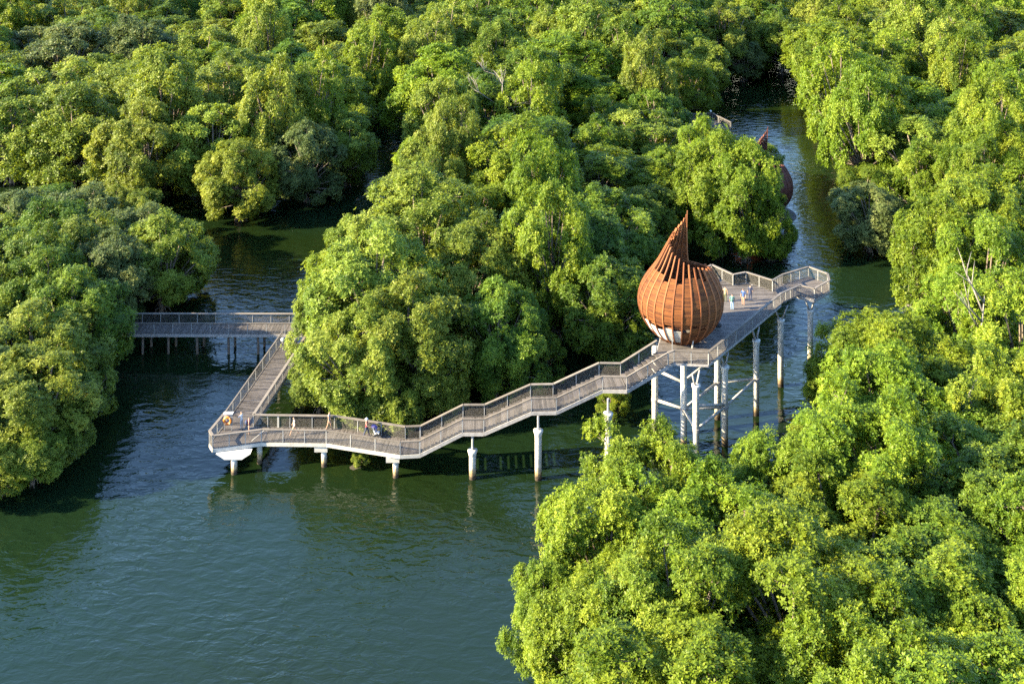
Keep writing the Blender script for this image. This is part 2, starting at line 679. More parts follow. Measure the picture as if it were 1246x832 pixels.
# far footbridge (in shade on the left creek)
LOW = 2.35
t_far = thing('footbridge', 'grey footbridge on paired timber legs crossing the shaded side creek', 'footbridge')
fa, fb = centre(120, 387.0, LOW), centre(372, 387.5, LOW)
fa = Vector((-56.0, fa.y, LOW))
L_, R__ = walkway(t_far, [fa, fb], w=2.3)
LEG = MB().tube([(0, 0, -2.2), (0.05, 0, 0.3), (0, 0, 2.0)], [0.15, 0.14, 0.13], 10).mesh('leg', M['bark'], True)
legmat = M['pile']
for px in (173, 204, 239, 277, 313, 348):
    c = P(px, 432, 0)
    for dy, dx in ((0.25, 0.0), (1.95, 1.0)):
        o = link('leg', LEG, t_far)
        o.location = (c.x + dx * 0.3, fa.y - 1.05 + dy, 0)
        o.rotation_euler = (0, 0, random.uniform(0, 6))

# link deck and corner platform: polygon deck
def poly_boards(parent, poly, ang, board=0.145, name='deck_boards', mtl=None, z=None):
    """boards clipped to a polygon (list of 3-D points, level or sloping), running along direction ang"""
    co, si = math.cos(ang), math.sin(ang)
    P2 = [(p.x * co + p.y * si, -p.x * si + p.y * co) for p in poly]
    # plane fit for height
    A = np.array([[p.x, p.y, 1] for p in poly])
    zz = np.array([p.z for p in poly])
    c = np.linalg.lstsq(A, zz, rcond=None)[0]
    vs = [v for u, v in P2]
    mb = MB()
    v = min(vs)
    n = len(P2)

    def cuts(vv):
        xs = []
        for i in range(n):
            (u0, v0), (u1, v1) = P2[i], P2[(i + 1) % n]
            if (v0 <= vv) != (v1 <= vv):
                xs.append(u0 + (vv - v0) / (v1 - v0) * (u1 - u0))
        return sorted(xs)
    while v < max(vs):
        a, b = v + 0.006, v + board - 0.006
        ca, cb = cuts(a), cuts(b)
        if len(ca) == len(cb):
            for k in range(0, len(ca) - 1, 2):
                dz = random.uniform(-0.005, 0.005)
                q = []
                for (u, vv) in ((ca[k], a), (ca[k + 1], a), (cb[k + 1], b), (cb[k], b)):
                    x, y = u * co - vv * si, u * si + vv * co
                    q.append((x, y, c[0] * x + c[1] * y + c[2] + dz))
                mb.quad_box([(x, y, z - 0.045) for x, y, z in q] + q)
        v += board
    return mb.build(name, mtl or M['deck'], parent, kind='stuff')


t_link = thing('boardwalk', 'sunlit timber boardwalk running from the far footbridge to the lifebuoy corner', 'boardwalk')
k0, k1 = centre(359, 404, LOW), centre(291, 503, LOW)
kl, kr = walkway(t_link, [k0, k1], w=2.7)
for px, py in ((331, 474), (352, 440)):
    c = P(px, py, 0)
    pile(t_link, (k0.x + k1.x) / 2 + (0.6 if py == 440 else 0.3), c.y + 1.0, LOW - 0.4, 0.22, 'plain')

t_cor = thing('corner_platform', 'angled timber platform at the boardwalk corner, carrying the orange lifebuoy', 'platform')
c_pts = [Vector((*P(x, y, LOW + RAILH).to_2d(), LOW)) for x, y in ((272, 500), (255, 524), (259, 530), (319, 531))]
c_in = Vector((kr[1].x, kr[1].y, LOW))
nA = centre(322, 513.5, LOW)
nB = centre(402, 514.5, LOW)
nodes_low = [nA, nB, centre(490, 528, LOW), centre(511, 527, LOW)]
lowL, lowR = offsets(nodes_low, BW)   # L = far side (left of travel), R = near side
c_poly = [kl[1] if kl[1].x < kr[1].x else kr[1]]
west = kl[1] if kl[1].x < kr[1].x else kr[1]
east = kr[1] if kl[1].x < kr[1].x else kl[1]
corner_poly = [west.copy(), c_pts[1], c_pts[2], lowR[0].copy(), lowL[0].copy(), east.copy()]
cpoly = [Vector((p.x, p.y, LOW)) for p in corner_poly]
poly_boards(t_cor, cpoly, 0.0)
railing(t_cor, [cpoly[0], cpoly[1], cpoly[2], cpoly[3]], spacing=1.3)
side_beams(t_cor, [cpoly[0], cpoly[1], cpoly[2], cpoly[3]], M['beam'])
railing(t_cor, [cpoly[5], cpoly[4]], spacing=1.3)
MB().bar(lowL[0] + Vector((-0.1, -0.3, 0.008)), lowR[0] + Vector((-0.9, 0.15, 0.008)), 0.10, 0.02).build('joint_cover', M['beam'], t_cor)
c = P(285, 576, 0)
pile(t_cor, c.x, c.y, 1.45, 0.27, 'crosshead')
c = P(316, 563, 0)
pile(t_cor, c.x, c.y, 1.75, 0.24, 'cap')

# low walkway
t_low = thing('walkway', 'level timber walkway with netted railings where the people stroll', 'walkway')
walkway(t_low, nodes_low, beam=M['beam'])
o = link('end_post', POST_PALE, t_low)
o.location = lowL[0] + Vector((0.95, 0.0, 0))
for px, py in ((391, 567), (478, 580)):
    c = P(px, py, 0)
    pile(t_low, c.x + 0.25, c.y, 1.50, 0.25, 'cap')

# stairway
t_st = thing('stairway', 'long stepped timber stairway climbing in flights from the water to the pod', 'stairway')
H1, H2, H3, HP = 4.15, 5.95, 7.55, 9.1
nodes_st = [nodes_low[-1], centre(563, 501, H1), centre(589, 501, H1), centre(646, 476, H2), centre(675, 475.5, H2),
            centre(731, 449.5, H3), centre(759, 450, H3), centre(806, 421.5, HP)]
stL, stR = walkway(t_st, nodes_st, stairs=(0, 2, 4, 6))
for px, py, hh in ((575, 582, H1), (655, 583, H2), (740, 585, H3)):
    c = P(px, py, 0)
    up = hh - 0.4
    pile(t_st, c.x, c.y, up - 1.25, 0.30, 'head')
    # slim steel stem between head and deck
    MB().tube([(c.x, c.y, up - 1.3), (c.x, c.y, up)], [0.11, 0.11], 10).build('stem', M['steel'], t_st)

# viewing deck round the pod
t_pd = thing('viewing_deck', 'broad raised timber deck on tall braced concrete piles beneath the pod', 'deck')
HD = 8.7


def railpt(px, py, h):
    p = P(px, py, h + RAILH)
    return Vector((p.x, p.y, h))


near = [stR[-1].copy(), railpt(820, 426, 9.1), railpt(862, 428, 9.1), railpt(906, 393, 8.9), railpt(950, 357, HD)]
tipn = [railpt(968, 362, 8.2)]
TIP = 7.2
far = [railpt(940, 341, HD), railpt(908, 331, HD), railpt(892, 334, HD), railpt(866, 322, HD)]
back = [Vector((17.2, 117.5, HD)), Vector((14.4, 110.5, 9.0)), Vector((13.7, 106.6, 9.1)), stL[-1].copy()]
pd_poly = near + far + back
poly_boards(t_pd, pd_poly, 0.05)
railing(t_pd, near[0:], spacing=1.9)
railing(t_pd, far, spacing=1.9)
railing(t_pd, [far[-1], back[0]], spacing=2.0)
side_beams(t_pd, near + far + back, M['darkbeam'], h=0.18)
for k in range(6):
    yy = 104.0 + k * 2.9
    MB().bar((14.2 + k * 0.35, yy, 8.52), (18.4 + k * 1.45, yy, 8.48), 0.16, 0.26).build('joist', M['darkbeam'], t_pd)
base = {797: 532, 832: 544, 847: 574, 882: 541.5, 920: 505, 873: 509.6}
pos = {k: P(k, v, 0) for k, v in base.items()}
pos[847] = P(847, 571, 0)
CZ, CZ2 = 3.5, 6.1
for k, p in pos.items():
    und = 8.6 if k in (797, 832, 847) else 8.35
    if k in (797, 832):
        pile(t_pd, p.x, p.y, und - 0.2, 0.29, 'plain', collar=(CZ,))
    else:
        pile(t_pd, p.x, p.y, und - 1.1, 0.29, 'head', lift=1.05, ang=0.9, collar=(CZ, ))
for a, b, za, zb in ((797, 832, CZ, CZ), (832, 847, CZ, CZ), (847, 882, CZ, CZ), (882, 920, CZ, CZ), (832, 882, CZ, CZ), (873, 920, CZ, CZ), (873, 832, CZ, CZ),
                     (797, 832, 6.3, 5.9), (832, 873, 6.0, 6.1), (847, 882, 5.6, 3.7)):
    A, B = pos[a], pos[b]
    MB().tube([(A.x, A.y, za), (B.x, B.y, zb)], [0.13, 0.13], 10).build('brace', M['beam'], t_pd, smooth=True)
c = P(950, 470, 0)
pile(t_pd, c.x, c.y, 6.75, 0.29, 'head', lift=1.35, ang=0.2)

# lookout platform at the end, a few steps below
t_lo = thing('lookout_platform', 'six-sided lookout platform jutting over the open river beyond the pod', 'lookout')
lf = [railpt(991, 351, TIP), railpt(1009, 341, TIP), railpt(1007, 333, TIP), railpt(984, 324.5, TIP), railpt(952, 334, TIP)]
l0 = railpt(973, 347, TIP)
lo_poly = [l0] + lf
poly_boards(t_lo, lo_poly, 0.25)
railing(t_lo, lo_poly, spacing=1.5)
side_beams(t_lo, lo_poly + [l0], M['darkbeam'])
stair_strip(t_lo, far[0], near[-1] + Vector((0.05, 0.0, 0)), lf[-1], l0)
railing(t_lo, [near[-1] + Vector((0.02, 0.02, 0)), l0], spacing=1.6)
railing(t_lo, [far[0] + Vector((0.02, 0.02, 0)), lf[-1]], spacing=1.6)
c = P(986, 443, 0)
pile(t_lo, c.x, c.y, TIP - 1.5, 0.29, 'head', lift=1.1, ang=0.5)

# back walkway seen over the deck (second pod's approach)
t_bk = thing('walkway', 'short dark walkway behind the treetop, with one white lamp', 'walkway')
ba = [centre(836, 142, 3.2), centre(862, 141, 3.2), centre(880, 150, 3.2)]
bkL, bkR = walkway(t_bk, ba, w=3.0)
for q in (ba[0], ba[1], ba[2]):
    o = link('leg', LEG, t_bk)
    o.location = (q.x, q.y, 0.9)
lp = thing('lamp', 'small white round lamp on the far dark walkway railing', 'lamp', loc=bkL[1] + Vector((-0.3, 0, RAILH)))
MB().tube([(0, 0, 0), (0, 0, 0.35)], [0.05, 0.05], 8).build('stem', M['steel'], lp)
bpy.context.view_layer.update()
bm = bmesh.new()
bmesh.ops.create_icosphere(bm, subdivisions=2, radius=0.38, matrix=Matrix.Translation((0, 0, 0.6)))
gme = bpy.data.meshes.new('globe')
bm.to_mesh(gme)
bm.free()
gme.materials.append(M['white'])
link('globe', gme, lp)
lp2 = thing('lamp', 'small white round lamp at the junction of footbridge and boardwalk', 'lamp', loc=P(344, 416, LOW + 1.0))
MB().tube([(0, 0, -0.9), (0, 0, 0.1)], [0.03, 0.03], 8).build('stem', M['steel'], lp2)
lp.scale = (0.55, 0.55, 0.55)
o = link('globe', gme, lp2)
o.scale = (0.55, 0.55, 0.55)
o.location = (0, 0, -0.1)

# ------------------------------------------------------------------ pods
POD_PROF = [(0.0, 1.55), (0.5, 2.15), (1.0, 2.72), (1.6, 3.2), (2.3, 3.62), (3.1, 3.88), (3.8, 3.93), (4.5, 3.84), (5.2, 3.58), (5.9, 3.18),
            (6.6, 2.68), (7.2, 2.3), (7.8, 2.0), (8.4, 1.72), (9.0, 1.43), (9.8, 1.07), (10.6, 0.74), (11.3, 0.48), (12.0, 0.26)]


def pod_r(z):
    zs = [a for a, b in POD_PROF]
    return float(np.interp(z, zs, [b for a, b in POD_PROF]))


def pod_pt(z, phi, dr=0.0):
    r = max(0.05, pod_r(z) + dr)
    ax = 0.62 * (max(0.0, z - 3) / 9.0) ** 1.5
    ay = 0.10 * (max(0.0, z - 3) / 9.0) ** 2
    return Vector((ax + r * math.cos(phi), ay + r * math.sin(phi), z))


def pod_top(phi):
    """spiral cut: highest at the back, falling round by the left to the front"""
    t = ((phi - R_(68)) % (2 * math.pi)) / (2 * math.pi)
    return float(np.interp(t, [0, 0.05, 0.10, 0.16, 0.22, 0.31, 0.38, 0.436, 0.50, 0.56, 0.7, 0.81, 0.999],
                           [12.0, 11.5, 11.0, 10.5, 10.0, 9.4, 9.0, 8.6, 8.2, 7.8, 7.2, 6.6, 5.9]))


NR = 28


def make_pod(loc, label, wood, rib, name='pod', pale=True, cat='pod', group='teardrop timber pods'):
    t = thing(name, label, cat, group, loc)
    rnd = random.Random(5)
    dphi = 2 * math.pi / NR
    for i in range(NR):
        phi = (i + 0.5) * dphi
        zt = pod_top(phi) + rnd.uniform(-0.22, 0.10)
        mb = MB()
        zs = np.linspace(0.0, zt, 26)
        rad = Vector((math.cos(phi), math.sin(phi), 0))
        tan = Vector((-math.sin(phi), math.cos(phi), 0))
        w = 0.055
        base = len(mb.v)
        for z in zs:
            ww = w * (0.55 + 0.45 * min(1, pod_r(z) / 2.5))
            p0, p1 = pod_pt(z, phi, -0.10), pod_pt(z, phi, 0.10)
            for q in (p0 - tan * ww, p1 - tan * ww, p1 + tan * ww, p0 + tan * ww):
                mb.v.append(tuple(q))
                mb.t.append((i * 0.37) % 1.0)
        n = len(zs)
        for k in range(n - 1):
            for j in range(4):
                a = base + k * 4 + j
                b = base + k * 4 + (j + 1) % 4
                mb.f.append((a, b, b + 4, a + 4))
        mb.f.append((0, 1, 2, 3))
        mb.f.append(tuple((n - 1) * 4 + j for j in (3, 2, 1, 0)))
        mb.build('rib', rib, t)
        # slats between this rib and the next
        phi2 = phi + dphi
        deg = math.degrees(phi + dphi / 2) % 360
        if 318 <= deg <= 352:
            door = True      # doorway towards the deck
        else:
            door = False
        top = min(pod_top(phi), pod_top(phi2))
        solid_top = 6.6 + rnd.choice((-0.5, -0.1, 0.05, 0.1)) if 170 <= deg <= 320 else 7.0
        sl = MB()
        z = 0.35
        pitch = 0.125
        white_band = pale and 170 <= deg <= 262
        bandz = 2.32 + 0.32 * ((i % 3) == 0) + 0.16 * ((i % 3) == 1)
        while z < top - 0.12:
            inb = white_band and 0.75 < z < bandz
            gap = (abs(z - bandz) < 0.16 and 150 <= deg <= 300) or (abs(z - bandz + 0.75) < 0.08 and 190 < deg < 262)
            open_top = z > solid_top
            skip = gap or (door and z < 2.3) or (inb)
            if open_top:
                # only the back wall keeps spaced slats high up
                back = deg < 185 or deg > 325
                skip = not (back and (z < top - 1.5 or int(z / 0.3) != int((z - pitch) / 0.3)))
            if not skip:
                dr = 0.045 + rnd.uniform(-0.01, 0.01)
                a0, a1 = pod_pt(z, phi, dr - 0.05), pod_pt(z, phi2, dr - 0.05)
                b0, b1 = pod_pt(z, phi, dr), pod_pt(z, phi2, dr)
                c0, c1 = pod_pt(z + pitch * 0.86, phi, dr), pod_pt(z + pitch * 0.86, phi2, dr)
                d0, d1 = pod_pt(z + pitch * 0.86, phi, dr - 0.05), pod_pt(z + pitch * 0.86, phi2, dr - 0.05)
                sl.quad_box([a0, a1, b1, b0, d0, d1, c1, c0])
            z += pitch
        if sl.v:
            sl.build('slat_screen', wood, t, kind='stuff')
        if white_band:
            pn = MB()
            n_p = 2 if deg > 215 else 1
            z0 = 0.55
            for q in range(n_p):
                za = z0 + (bandz - z0 - 0.12) * q / n_p
                zb = z0 + (bandz - z0 - 0.12) * (q + 1) / n_p - 0.06
                zm = (za + zb) / 2
                for (u, v) in ((za, zm), (zm, zb)):
                    a0, a1 = pod_pt(u, phi, -0.03), pod_pt(u, phi2, -0.03)
                    b0, b1 = pod_pt(u, phi, 0.03), pod_pt(u, phi2, 0.03)
                    c0, c1 = pod_pt(v, phi, 0.03), pod_pt(v, phi2, 0.03)
                    d0, d1 = pod_pt(v, phi, -0.03), pod_pt(v, phi2, -0.03)
                    pn.quad_box([a0, a1, b1, b0, d0, d1, c1, c0])
            pn.build('pale_panel', M['beam'] if deg > 240 else M['white'], t)
    # rings tying the ribs
    for z in (0.3, 2.5, 4.5, 6.2):
        mb = MB()
        pts = [pod_pt(z, 2 * math.pi * k / 48, -0.13) for k in range(49)]
        mb.tube(pts, [0.05] * 49, 6, cap=False)
        mb.build('hoop', rib, t, smooth=True)
    # floor
    mb = MB().lathe([(1.5, 0.02), (1.52, 0.03), (1.52, 0.10), (1.5, 0.11)], (0, 0), 28)
    mb.build('floor', wood, t)
    return t


POD_XY = (15.75, 107.6)
make_pod((POD_XY[0], POD_XY[1], 9.0 - 0.28), 'sunlit orange-brown teardrop pod of curved ribs and slats on the deck', M['podwood'], M['podrib'])
POD2 = (34.7, 158.8)
pod2 = make_pod((POD2[0], POD2[1], 2.1), 'dark red pod half hidden behind a tree, only its thin spire and edge showing', M['podold'], M['podold'], pale=False)
t_p2 = thing('pod_platform', 'low dark platform on black posts under the half-hidden red pod', 'platform')
mb = MB()
for k in range(40):
    y = POD2[1] - 4.2 + k * 0.21
    hw = math.sqrt(max(0.1, 4.4 ** 2 - (y - POD2[1]) ** 2))
    mb.box((POD2[0], y, 2.03), (2 * hw, 0.19, 0.06))
mb.build('deck_boards', M['deck'], t_p2, kind='stuff')
PB = MB().tube([(0, 0, -2), (0, 0, 2.0)], [0.2, 0.2], 10).mesh('post', M['bark'], True)
for dx, dy in ((1.2, -3.6), (2.3, -3.2), (-2.2, -3), (-2.5, 2.5), (2.5, 2.8), (3.5, 0.5)):
    o = link('post', PB, t_p2)
    o.location = (POD2[0] + dx, POD2[1] + dy, 0)
for a, b in (((1.2, -3.6), (-2.2, -3)), ((2.3, -3.2), (3.5, .5))):
    MB().bar((POD2[0] + a[0], POD2[1] + a[1], 1.85), (POD2[0] + b[0], POD2[1] + b[1], 1.85), 0.2, 0.25).build('beam', M['darkbeam'], t_p2)

# handrail return and white post beside the pod
t_fr = thing('gate_rail', 'short pale steel rail and leaning strut in front of the pod foot', 'rail')
p0, p1 = P(818, 410, 9.1 + 1.1), P(842, 409, 9.1 + 1.1)
MB().bar(p0, p1, 0.08, 0.10).build('top_bar', M['steel'], t_fr)
MB().bar((p0.x, p0.y, 9.1), p0, 0.07, 0.07).build('post', M['steel'], t_fr)
MB().bar((p1.x, p1.y, 9.1), p1 + Vector((0.25, 0, 0.5)), 0.10, 0.10).build('strut', M['beam'], t_fr)

# lifebuoy with backing board
t_lb = thing('lifebuoy', 'orange ring lifebuoy hung on a pale board at the boardwalk corner', 'lifebuoy')
lbp = P(277, 511, LOW + 1.0)
mb = MB()
nseg, nr = 28, 10
for i in range(nseg):
    a = 2 * math.pi * i / nseg
    for j in range(nr):
        b = 2 * math.pi * j / nr
        rr = 0.30 + 0.105 * math.cos(b)
        mb.v.append((lbp.x + rr * math.cos(a), lbp.y - 0.10 + 0.085 * math.sin(b), lbp.z + rr * math.sin(a)))
        mb.t.append(0.5)
for i in range(nseg):
    for j in range(nr):
        mb.f.append((i * nr + j, ((i + 1) % nseg) * nr + j, ((i + 1) % nseg) * nr + (j + 1) % nr, i * nr + (j + 1) % nr))
mb.build('ring', M['orange'], t_lb, smooth=True)
for k in range(4):
    a = math.pi / 4 + k * math.pi / 2
    MB().box((lbp.x + 0.3 * math.cos(a), lbp.y - 0.10, lbp.z + 0.3 * math.sin(a)), (0.09, 0.21, 0.09), 0).build('band', M['c_pale'], t_lb)
MB().box((lbp.x + 0.03, lbp.y + 0.06, lbp.z + 0.05), (0.8, 0.05, 1.0)).build('board', M['darkbeam'], t_lb)
MB().box((lbp.x + 0.05, lbp.y + 0.10, lbp.z + 0.58), (0.85, 0.4, 0.05)).build('shelf', M['white'], t_lb)
for s in (-0.3, 0.34):
    MB().bar((lbp.x + s, lbp.y + 0.11, LOW), (lbp.x + s, lbp.y + 0.11, lbp.z + 0.55), 0.06, 0.06).build('post', M['steel'], t_lb)


# ------------------------------------------------------------------ people
def person(label, loc, yaw, top, bottom, shoes='black', hair='hair', skin='skin', walk=0.0, arms='down', shorts=False, height=1.68, hat=None, bag=None, longsl=False):
    k = height / 1.75
    V, E, rad, tag_ = [], [], [], []

    def add(p, r, tg, par=None):
        V.append(Vector(p) * k)
        rad.append(r * k)
        tag_.append(tg)
        if par is not None:
            E.append((par, len(V) - 1))
        return len(V) - 1
    pelvis = add((0, 0, 0.95), 0.145, 'leg')
    waist = add((0, 0, 1.10), 0.125, 'top', pelvis)
    chest = add((0, 0.01, 1.32), 0.155, 'top', waist)
    neckb = add((0, 0, 1.47), 0.075, 'top', chest)
    neck = add((0, -0.01, 1.54), 0.055, 'skin', neckb)
    head = add((0, -0.02, 1.64), 0.100, 'skin', neck)
    crown = add((0, -0.005, 1.71), 0.075, 'hair', head)
    nose = add((0, -0.125, 1.625), 0.016, 'skin', head)
    for s in (-1, 1):
        sw = walk * s
        hip = add((0.09 * s, 0, 0.90), 0.095, 'leg', pelvis)
        knee = add((0.10 * s, -0.30 * sw - 0.02, 0.50), 0.062, 'shin' if shorts else 'leg', hip)
        ankle = add((0.10 * s, -0.52 * sw + (0.06 if sw < 0 else 0), 0.10), 0.042, 'shin' if shorts else 'leg', knee)
        toe = add((0.11 * s, -0.52 * sw - 0.13, 0.045), 0.042, 'shoe', ankle)
        sh = add((0.185 * s, 0, 1.43), 0.062, 'top', chest)
        if arms == 'push':
            el = add((0.24 * s, -0.12, 1.20), 0.045, 'top' if longsl else 'skin', sh)
            wr = add((0.19 * s, -0.38, 1.08), 0.033, 'skin', el)
            dirh = Vector((0, -1, -0.2)).normalized()
        elif arms == 'lean':
            el = add((0.23 * s, -0.20, 1.22), 0.045, 'top' if longsl else 'skin', sh)
            wr = add((0.12 * s, -0.42, 1.16), 0.033, 'skin', el)
            dirh = Vector((-0.3 * s, -1, 0)).normalized()
        else:
            el = add((0.25 * s, 0.10 * sw + 0.02, 1.15), 0.046, 'top' if longsl else 'skin', sh)
            wr = add((0.26 * s, 0.10 * sw - 0.06 - 0.10 * abs(walk), 0.90), 0.033, 'skin', el)
            dirh = Vector((0, -0.2, -1)).normalized()
        wp = V[wr] / k
        palm = add(wp + dirh * 0.07, 0.036, 'skin', wr)
        side = Vector((0, 1, 0)) if arms == 'down' else Vector((1, 0, 0))
        pp = wp + dirh * 0.08
        for f, ln in zip((-1.5, -0.5, 0.5, 1.5), (0.065, 0.08, 0.075, 0.055)):
            b0 = pp + side * 0.018 * f + dirh * 0.02
            b1 = b0 + dirh * ln * 0.55
            b2 = b1 + (dirh + Vector((0, 0, -0.5 if arms != 'down' else 0)) + Vector((-0.4 * s, 0, 0) if arms == 'down' else (0, 0, 0))).normalized() * ln * 0.5
            i0 = add(b0, 0.010, 'skin')
            i1 = add(b1, 0.009, 'skin', i0)
            add(b2, 0.008, 'skin', i1)
        t0 = add(wp + dirh * 0.035 + side * -0.03, 0.012, 'skin')
        t1 = add(wp + dirh * 0.075 + side * -0.058, 0.010, 'skin', t0)
        add(wp + dirh * 0.11 + side * -0.062, 0.009, 'skin', t1)
    me = bpy.data.meshes.new('tmp')
    me.from_pydata([tuple(v) for v in V], E, [])
    ob = bpy.data.objects.new('tmp', me)
    COL.objects.link(ob)
    sk = ob.modifiers.new('s', 'SKIN')
    sub = ob.modifiers.new('u', 'SUBSURF')
    sub.levels = 1
    sub.render_levels = 1
    lay = me.skin_vertices[0].data
    for i in range(len(V)):
        lay[i].radius = (rad[i], rad[i] * (0.72 if tag_[i] == 'top' and i in (waist, chest) else 1.0))
        lay[i].use_root = False
    lay[pelvis].use_root = True
    dg = bpy.context.evaluated_depsgraph_get()
    body = bpy.data.meshes.new_from_object(ob.evaluated_get(dg))
    bpy.data.objects.remove(ob)
    order = ['skin', 'top', 'leg', 'shoe', 'hair', 'shin']
    mm = {'skin': M[skin], 'top': M['c_' + top], 'leg': M['c_' + bottom], 'shoe': M[shoes], 'hair': M[hair], 'shin': M[skin]}
    body.materials.clear()
    for q in order:
        body.materials.append(mm[q])
    segs = [(V[a], V[b], tag_[b]) for a, b in E]
    for p in body.polygons:
        c = p.center
        best, bd = 'skin', 9
        for a, b, tg in segs:
            ab = b - a
            u = max(0, min(1, (c - a).dot(ab) / max(1e-9, ab.length_squared)))
            d = (c - (a + ab * u)).length
            if d < bd:
                bd, best = d, tg
        if best == 'hair' and c.y < -0.075 * k and c.z < 1.70 * k:
            best = 'skin'
        if best == 'skin' and c.z > 1.6 * k and c.y > 0.03 * k:
            best = 'hair'
        p.material_index = order.index(best)
        p.use_smooth = True
    t = thing('person', label, 'person', 'people on the boardwalk', loc, yaw)
    body.name = 'body'
    link('body', body, t)
    # eyes
    for s in (-1, 1):
        MB().box((0.035 * s * k, -0.117 * k, 1.645 * k), (0.022 * k, 0.012, 0.012 * k)).build('eye', M['black'], t)
    if hat:
        MB().lathe([(0.16 * k, 1.70 * k), (0.165 * k, 1.715 * k), (0.112 * k, 1.725 * k), (0.105 * k, 1.78 * k), (0.06 * k, 1.815 * k), (0.01, 1.825 * k)], (0, -0.01), 16).build('hat', M['c_' + hat], t, smooth=True)
    if bag:
        mb = MB()
        mb.tube([(0, 0.19 * k, 1.02 * k), (0, 0.22 * k, 1.08 * k), (0, 0.23 * k, 1.3 * k), (0, 0.19 * k, 1.42 * k)], [0.08, 0.15, 0.15, 0.08], 10)
        link('backpack', mb.mesh('backpack', M['c_' + bag], True), t)
    return t


def on_deck(px, py, h):
    p = P(px, py, h)
    return (p.x, p.y, h + 0.005)


# yaw: figure faces -Y at 0 (towards the camera); +90 deg faces +X
person('person in a red top and navy shorts with a dark backpack at the corner', on_deck(303, 529, LOW), R_(100), 'red', 'navy', shorts=True, bag='navy', height=1.65)
person('person in white leaning on the railing beside the lifebuoy', on_deck(294, 522, LOW), R_(-120), 'white', 'grey', arms='lean', height=1.6, longsl=True)
person('person in a white shirt and pale shorts striding on the walkway', on_deck(358, 530, LOW), R_(-80), 'white', 'white', walk=0.75, shorts=True)
person('person in a pale grey shirt walking beside the far railing', on_deck(400.5, 523, LOW), R_(80), 'grey', 'tan', walk=0.4, shorts=True)
stp = on_deck(446, 532, LOW)
person('person in red and white hat pushing a stroller', stp, R_(82), 'red', 'black' if False else 'navy', arms='push', walk=0.5, hat='white')
person('person in light blue jeans seen from behind near the pod', on_deck(891, 378, HD), R_(165), 'teal', 'denim', bag='teal', height=1.7, longsl=True)
person('person in a bright blue jacket and dark shorts facing the pod', on_deck(904.5, 372, HD), R_(-40), 'blue', 'black' if False else 'navy', shorts=True, longsl=True, height=1.74)
person('person in a tan top and olive trousers close beside the pod', on_deck(882.5, 368, HD), R_(150), 'tan', 'olive', height=1.66, longsl=True)
person('person in dark blue clothes by the far deck railing', on_deck(913, 367, HD), R_(170), 'navy', 'navy', height=1.72, longsl=True)

# stroller
ts = thing('stroller', 'dark baby stroller with pale seat pushed along the walkway', 'stroller', loc=(stp[0] + 0.85, stp[1] - 0.05, stp[2]), rz=R_(-8))
for s in (-0.24, 0.24):
    MB().tube([(-0.45, s, 1.02), (-0.1, s, 0.75), (0.42, s, 0.16)], [0.018] * 3, 6).build('frame', M['black'], ts, True)
    MB().tube([(-0.35, s, 0.16), (0.1, s, 0.55), (0.3, s, 0.8)], [0.016] * 3, 6).build('strut', M['steel'], ts, True)
    for x in (-0.38, 0.42):
        ang = [(x + 0.15 * math.cos(a), s, 0.16 + 0.15 * math.sin(a)) for a in np.linspace(0, 2 * math.pi, 15)]
        w = MB().tube(ang, [0.03] * 15, 6, cap=False).build('wheel', M['black'], ts, True)
        link('hub', MB().tube([(x, s - 0.02, 0.16), (x, s + 0.02, 0.16)], [0.05, 0.05], 10).mesh('hub', M['steel']), w)
MB().tube([(-0.45, -0.24, 1.02), (-0.45, 0.24, 1.02)], [0.022, 0.022], 6).build('handle', M['black'], ts, True)
MB().quad_box([(-0.12, -0.2, 0.4), (0.3, -0.2, 0.42), (0.3, 0.2, 0.42), (-0.12, 0.2, 0.4), (-0.14, -0.2, 0.5), (0.3, -0.2, 0.5), (0.3, 0.2, 0.5), (-0.14, 0.2, 0.5)]).quad_box(
    [(-0.12, -0.2, 0.5), (0.0, -0.2, 0.5), (0.0, 0.2, 0.5), (-0.12, 0.2, 0.5), (-0.3, -0.2, 0.95), (-0.22, -0.2, 0.97), (-0.22, 0.2, 0.97), (-0.3, 0.2, 0.95)]).build('seat', M['c_white'], ts)
hd = MB()
pts = []
for a in np.linspace(0.2, 2.1, 7):
    pts.append((0.0 - 0.25 + 0.36 * math.cos(a), 0.72 + 0.34 * math.sin(a)))
for k in range(6):
    (x0, z0), (x1, z1) = pts[k], pts[k + 1]
    hd.quad_box([(x0, -0.23, z0 - 0.02), (x1, -0.23, z1 - 0.02), (x1, 0.23, z1 - 0.02), (x0, 0.23, z0 - 0.02), (x0, -0.23, z0), (x1, -0.23, z1), (x1, 0.23, z1), (x0, 0.23, z0)])
hd.build('hood', M['c_purple'], ts)
MB().box((0.0, 0, 0.25), (0.4, 0.36, 0.16)).build('basket', M['black'], ts)

# bag on the deck by the pod door
bgp = on_deck(872, 399, 9.0)
tb = thing('bag', 'dark rounded bag with a pale yellow top lying at the pod foot', 'bag', loc=bgp)
MB().tube([(-0.4, 0, 0.22), (-0.3, 0, 0.24), (0.0, 0.02, 0.30), (0.32, 0, 0.25), (0.46, 0, 0.2)], [0.12, 0.2, 0.28, 0.24, 0.1], 12).build('body', M['black'], tb, True)
MB().tube([(-0.2, -0.08, 0.45), (-0.1, -0.08, 0.55), (0.06, -0.08, 0.53)], [0.10, 0.13, 0.08], 10).build('top', M['c_pale'], tb, True)


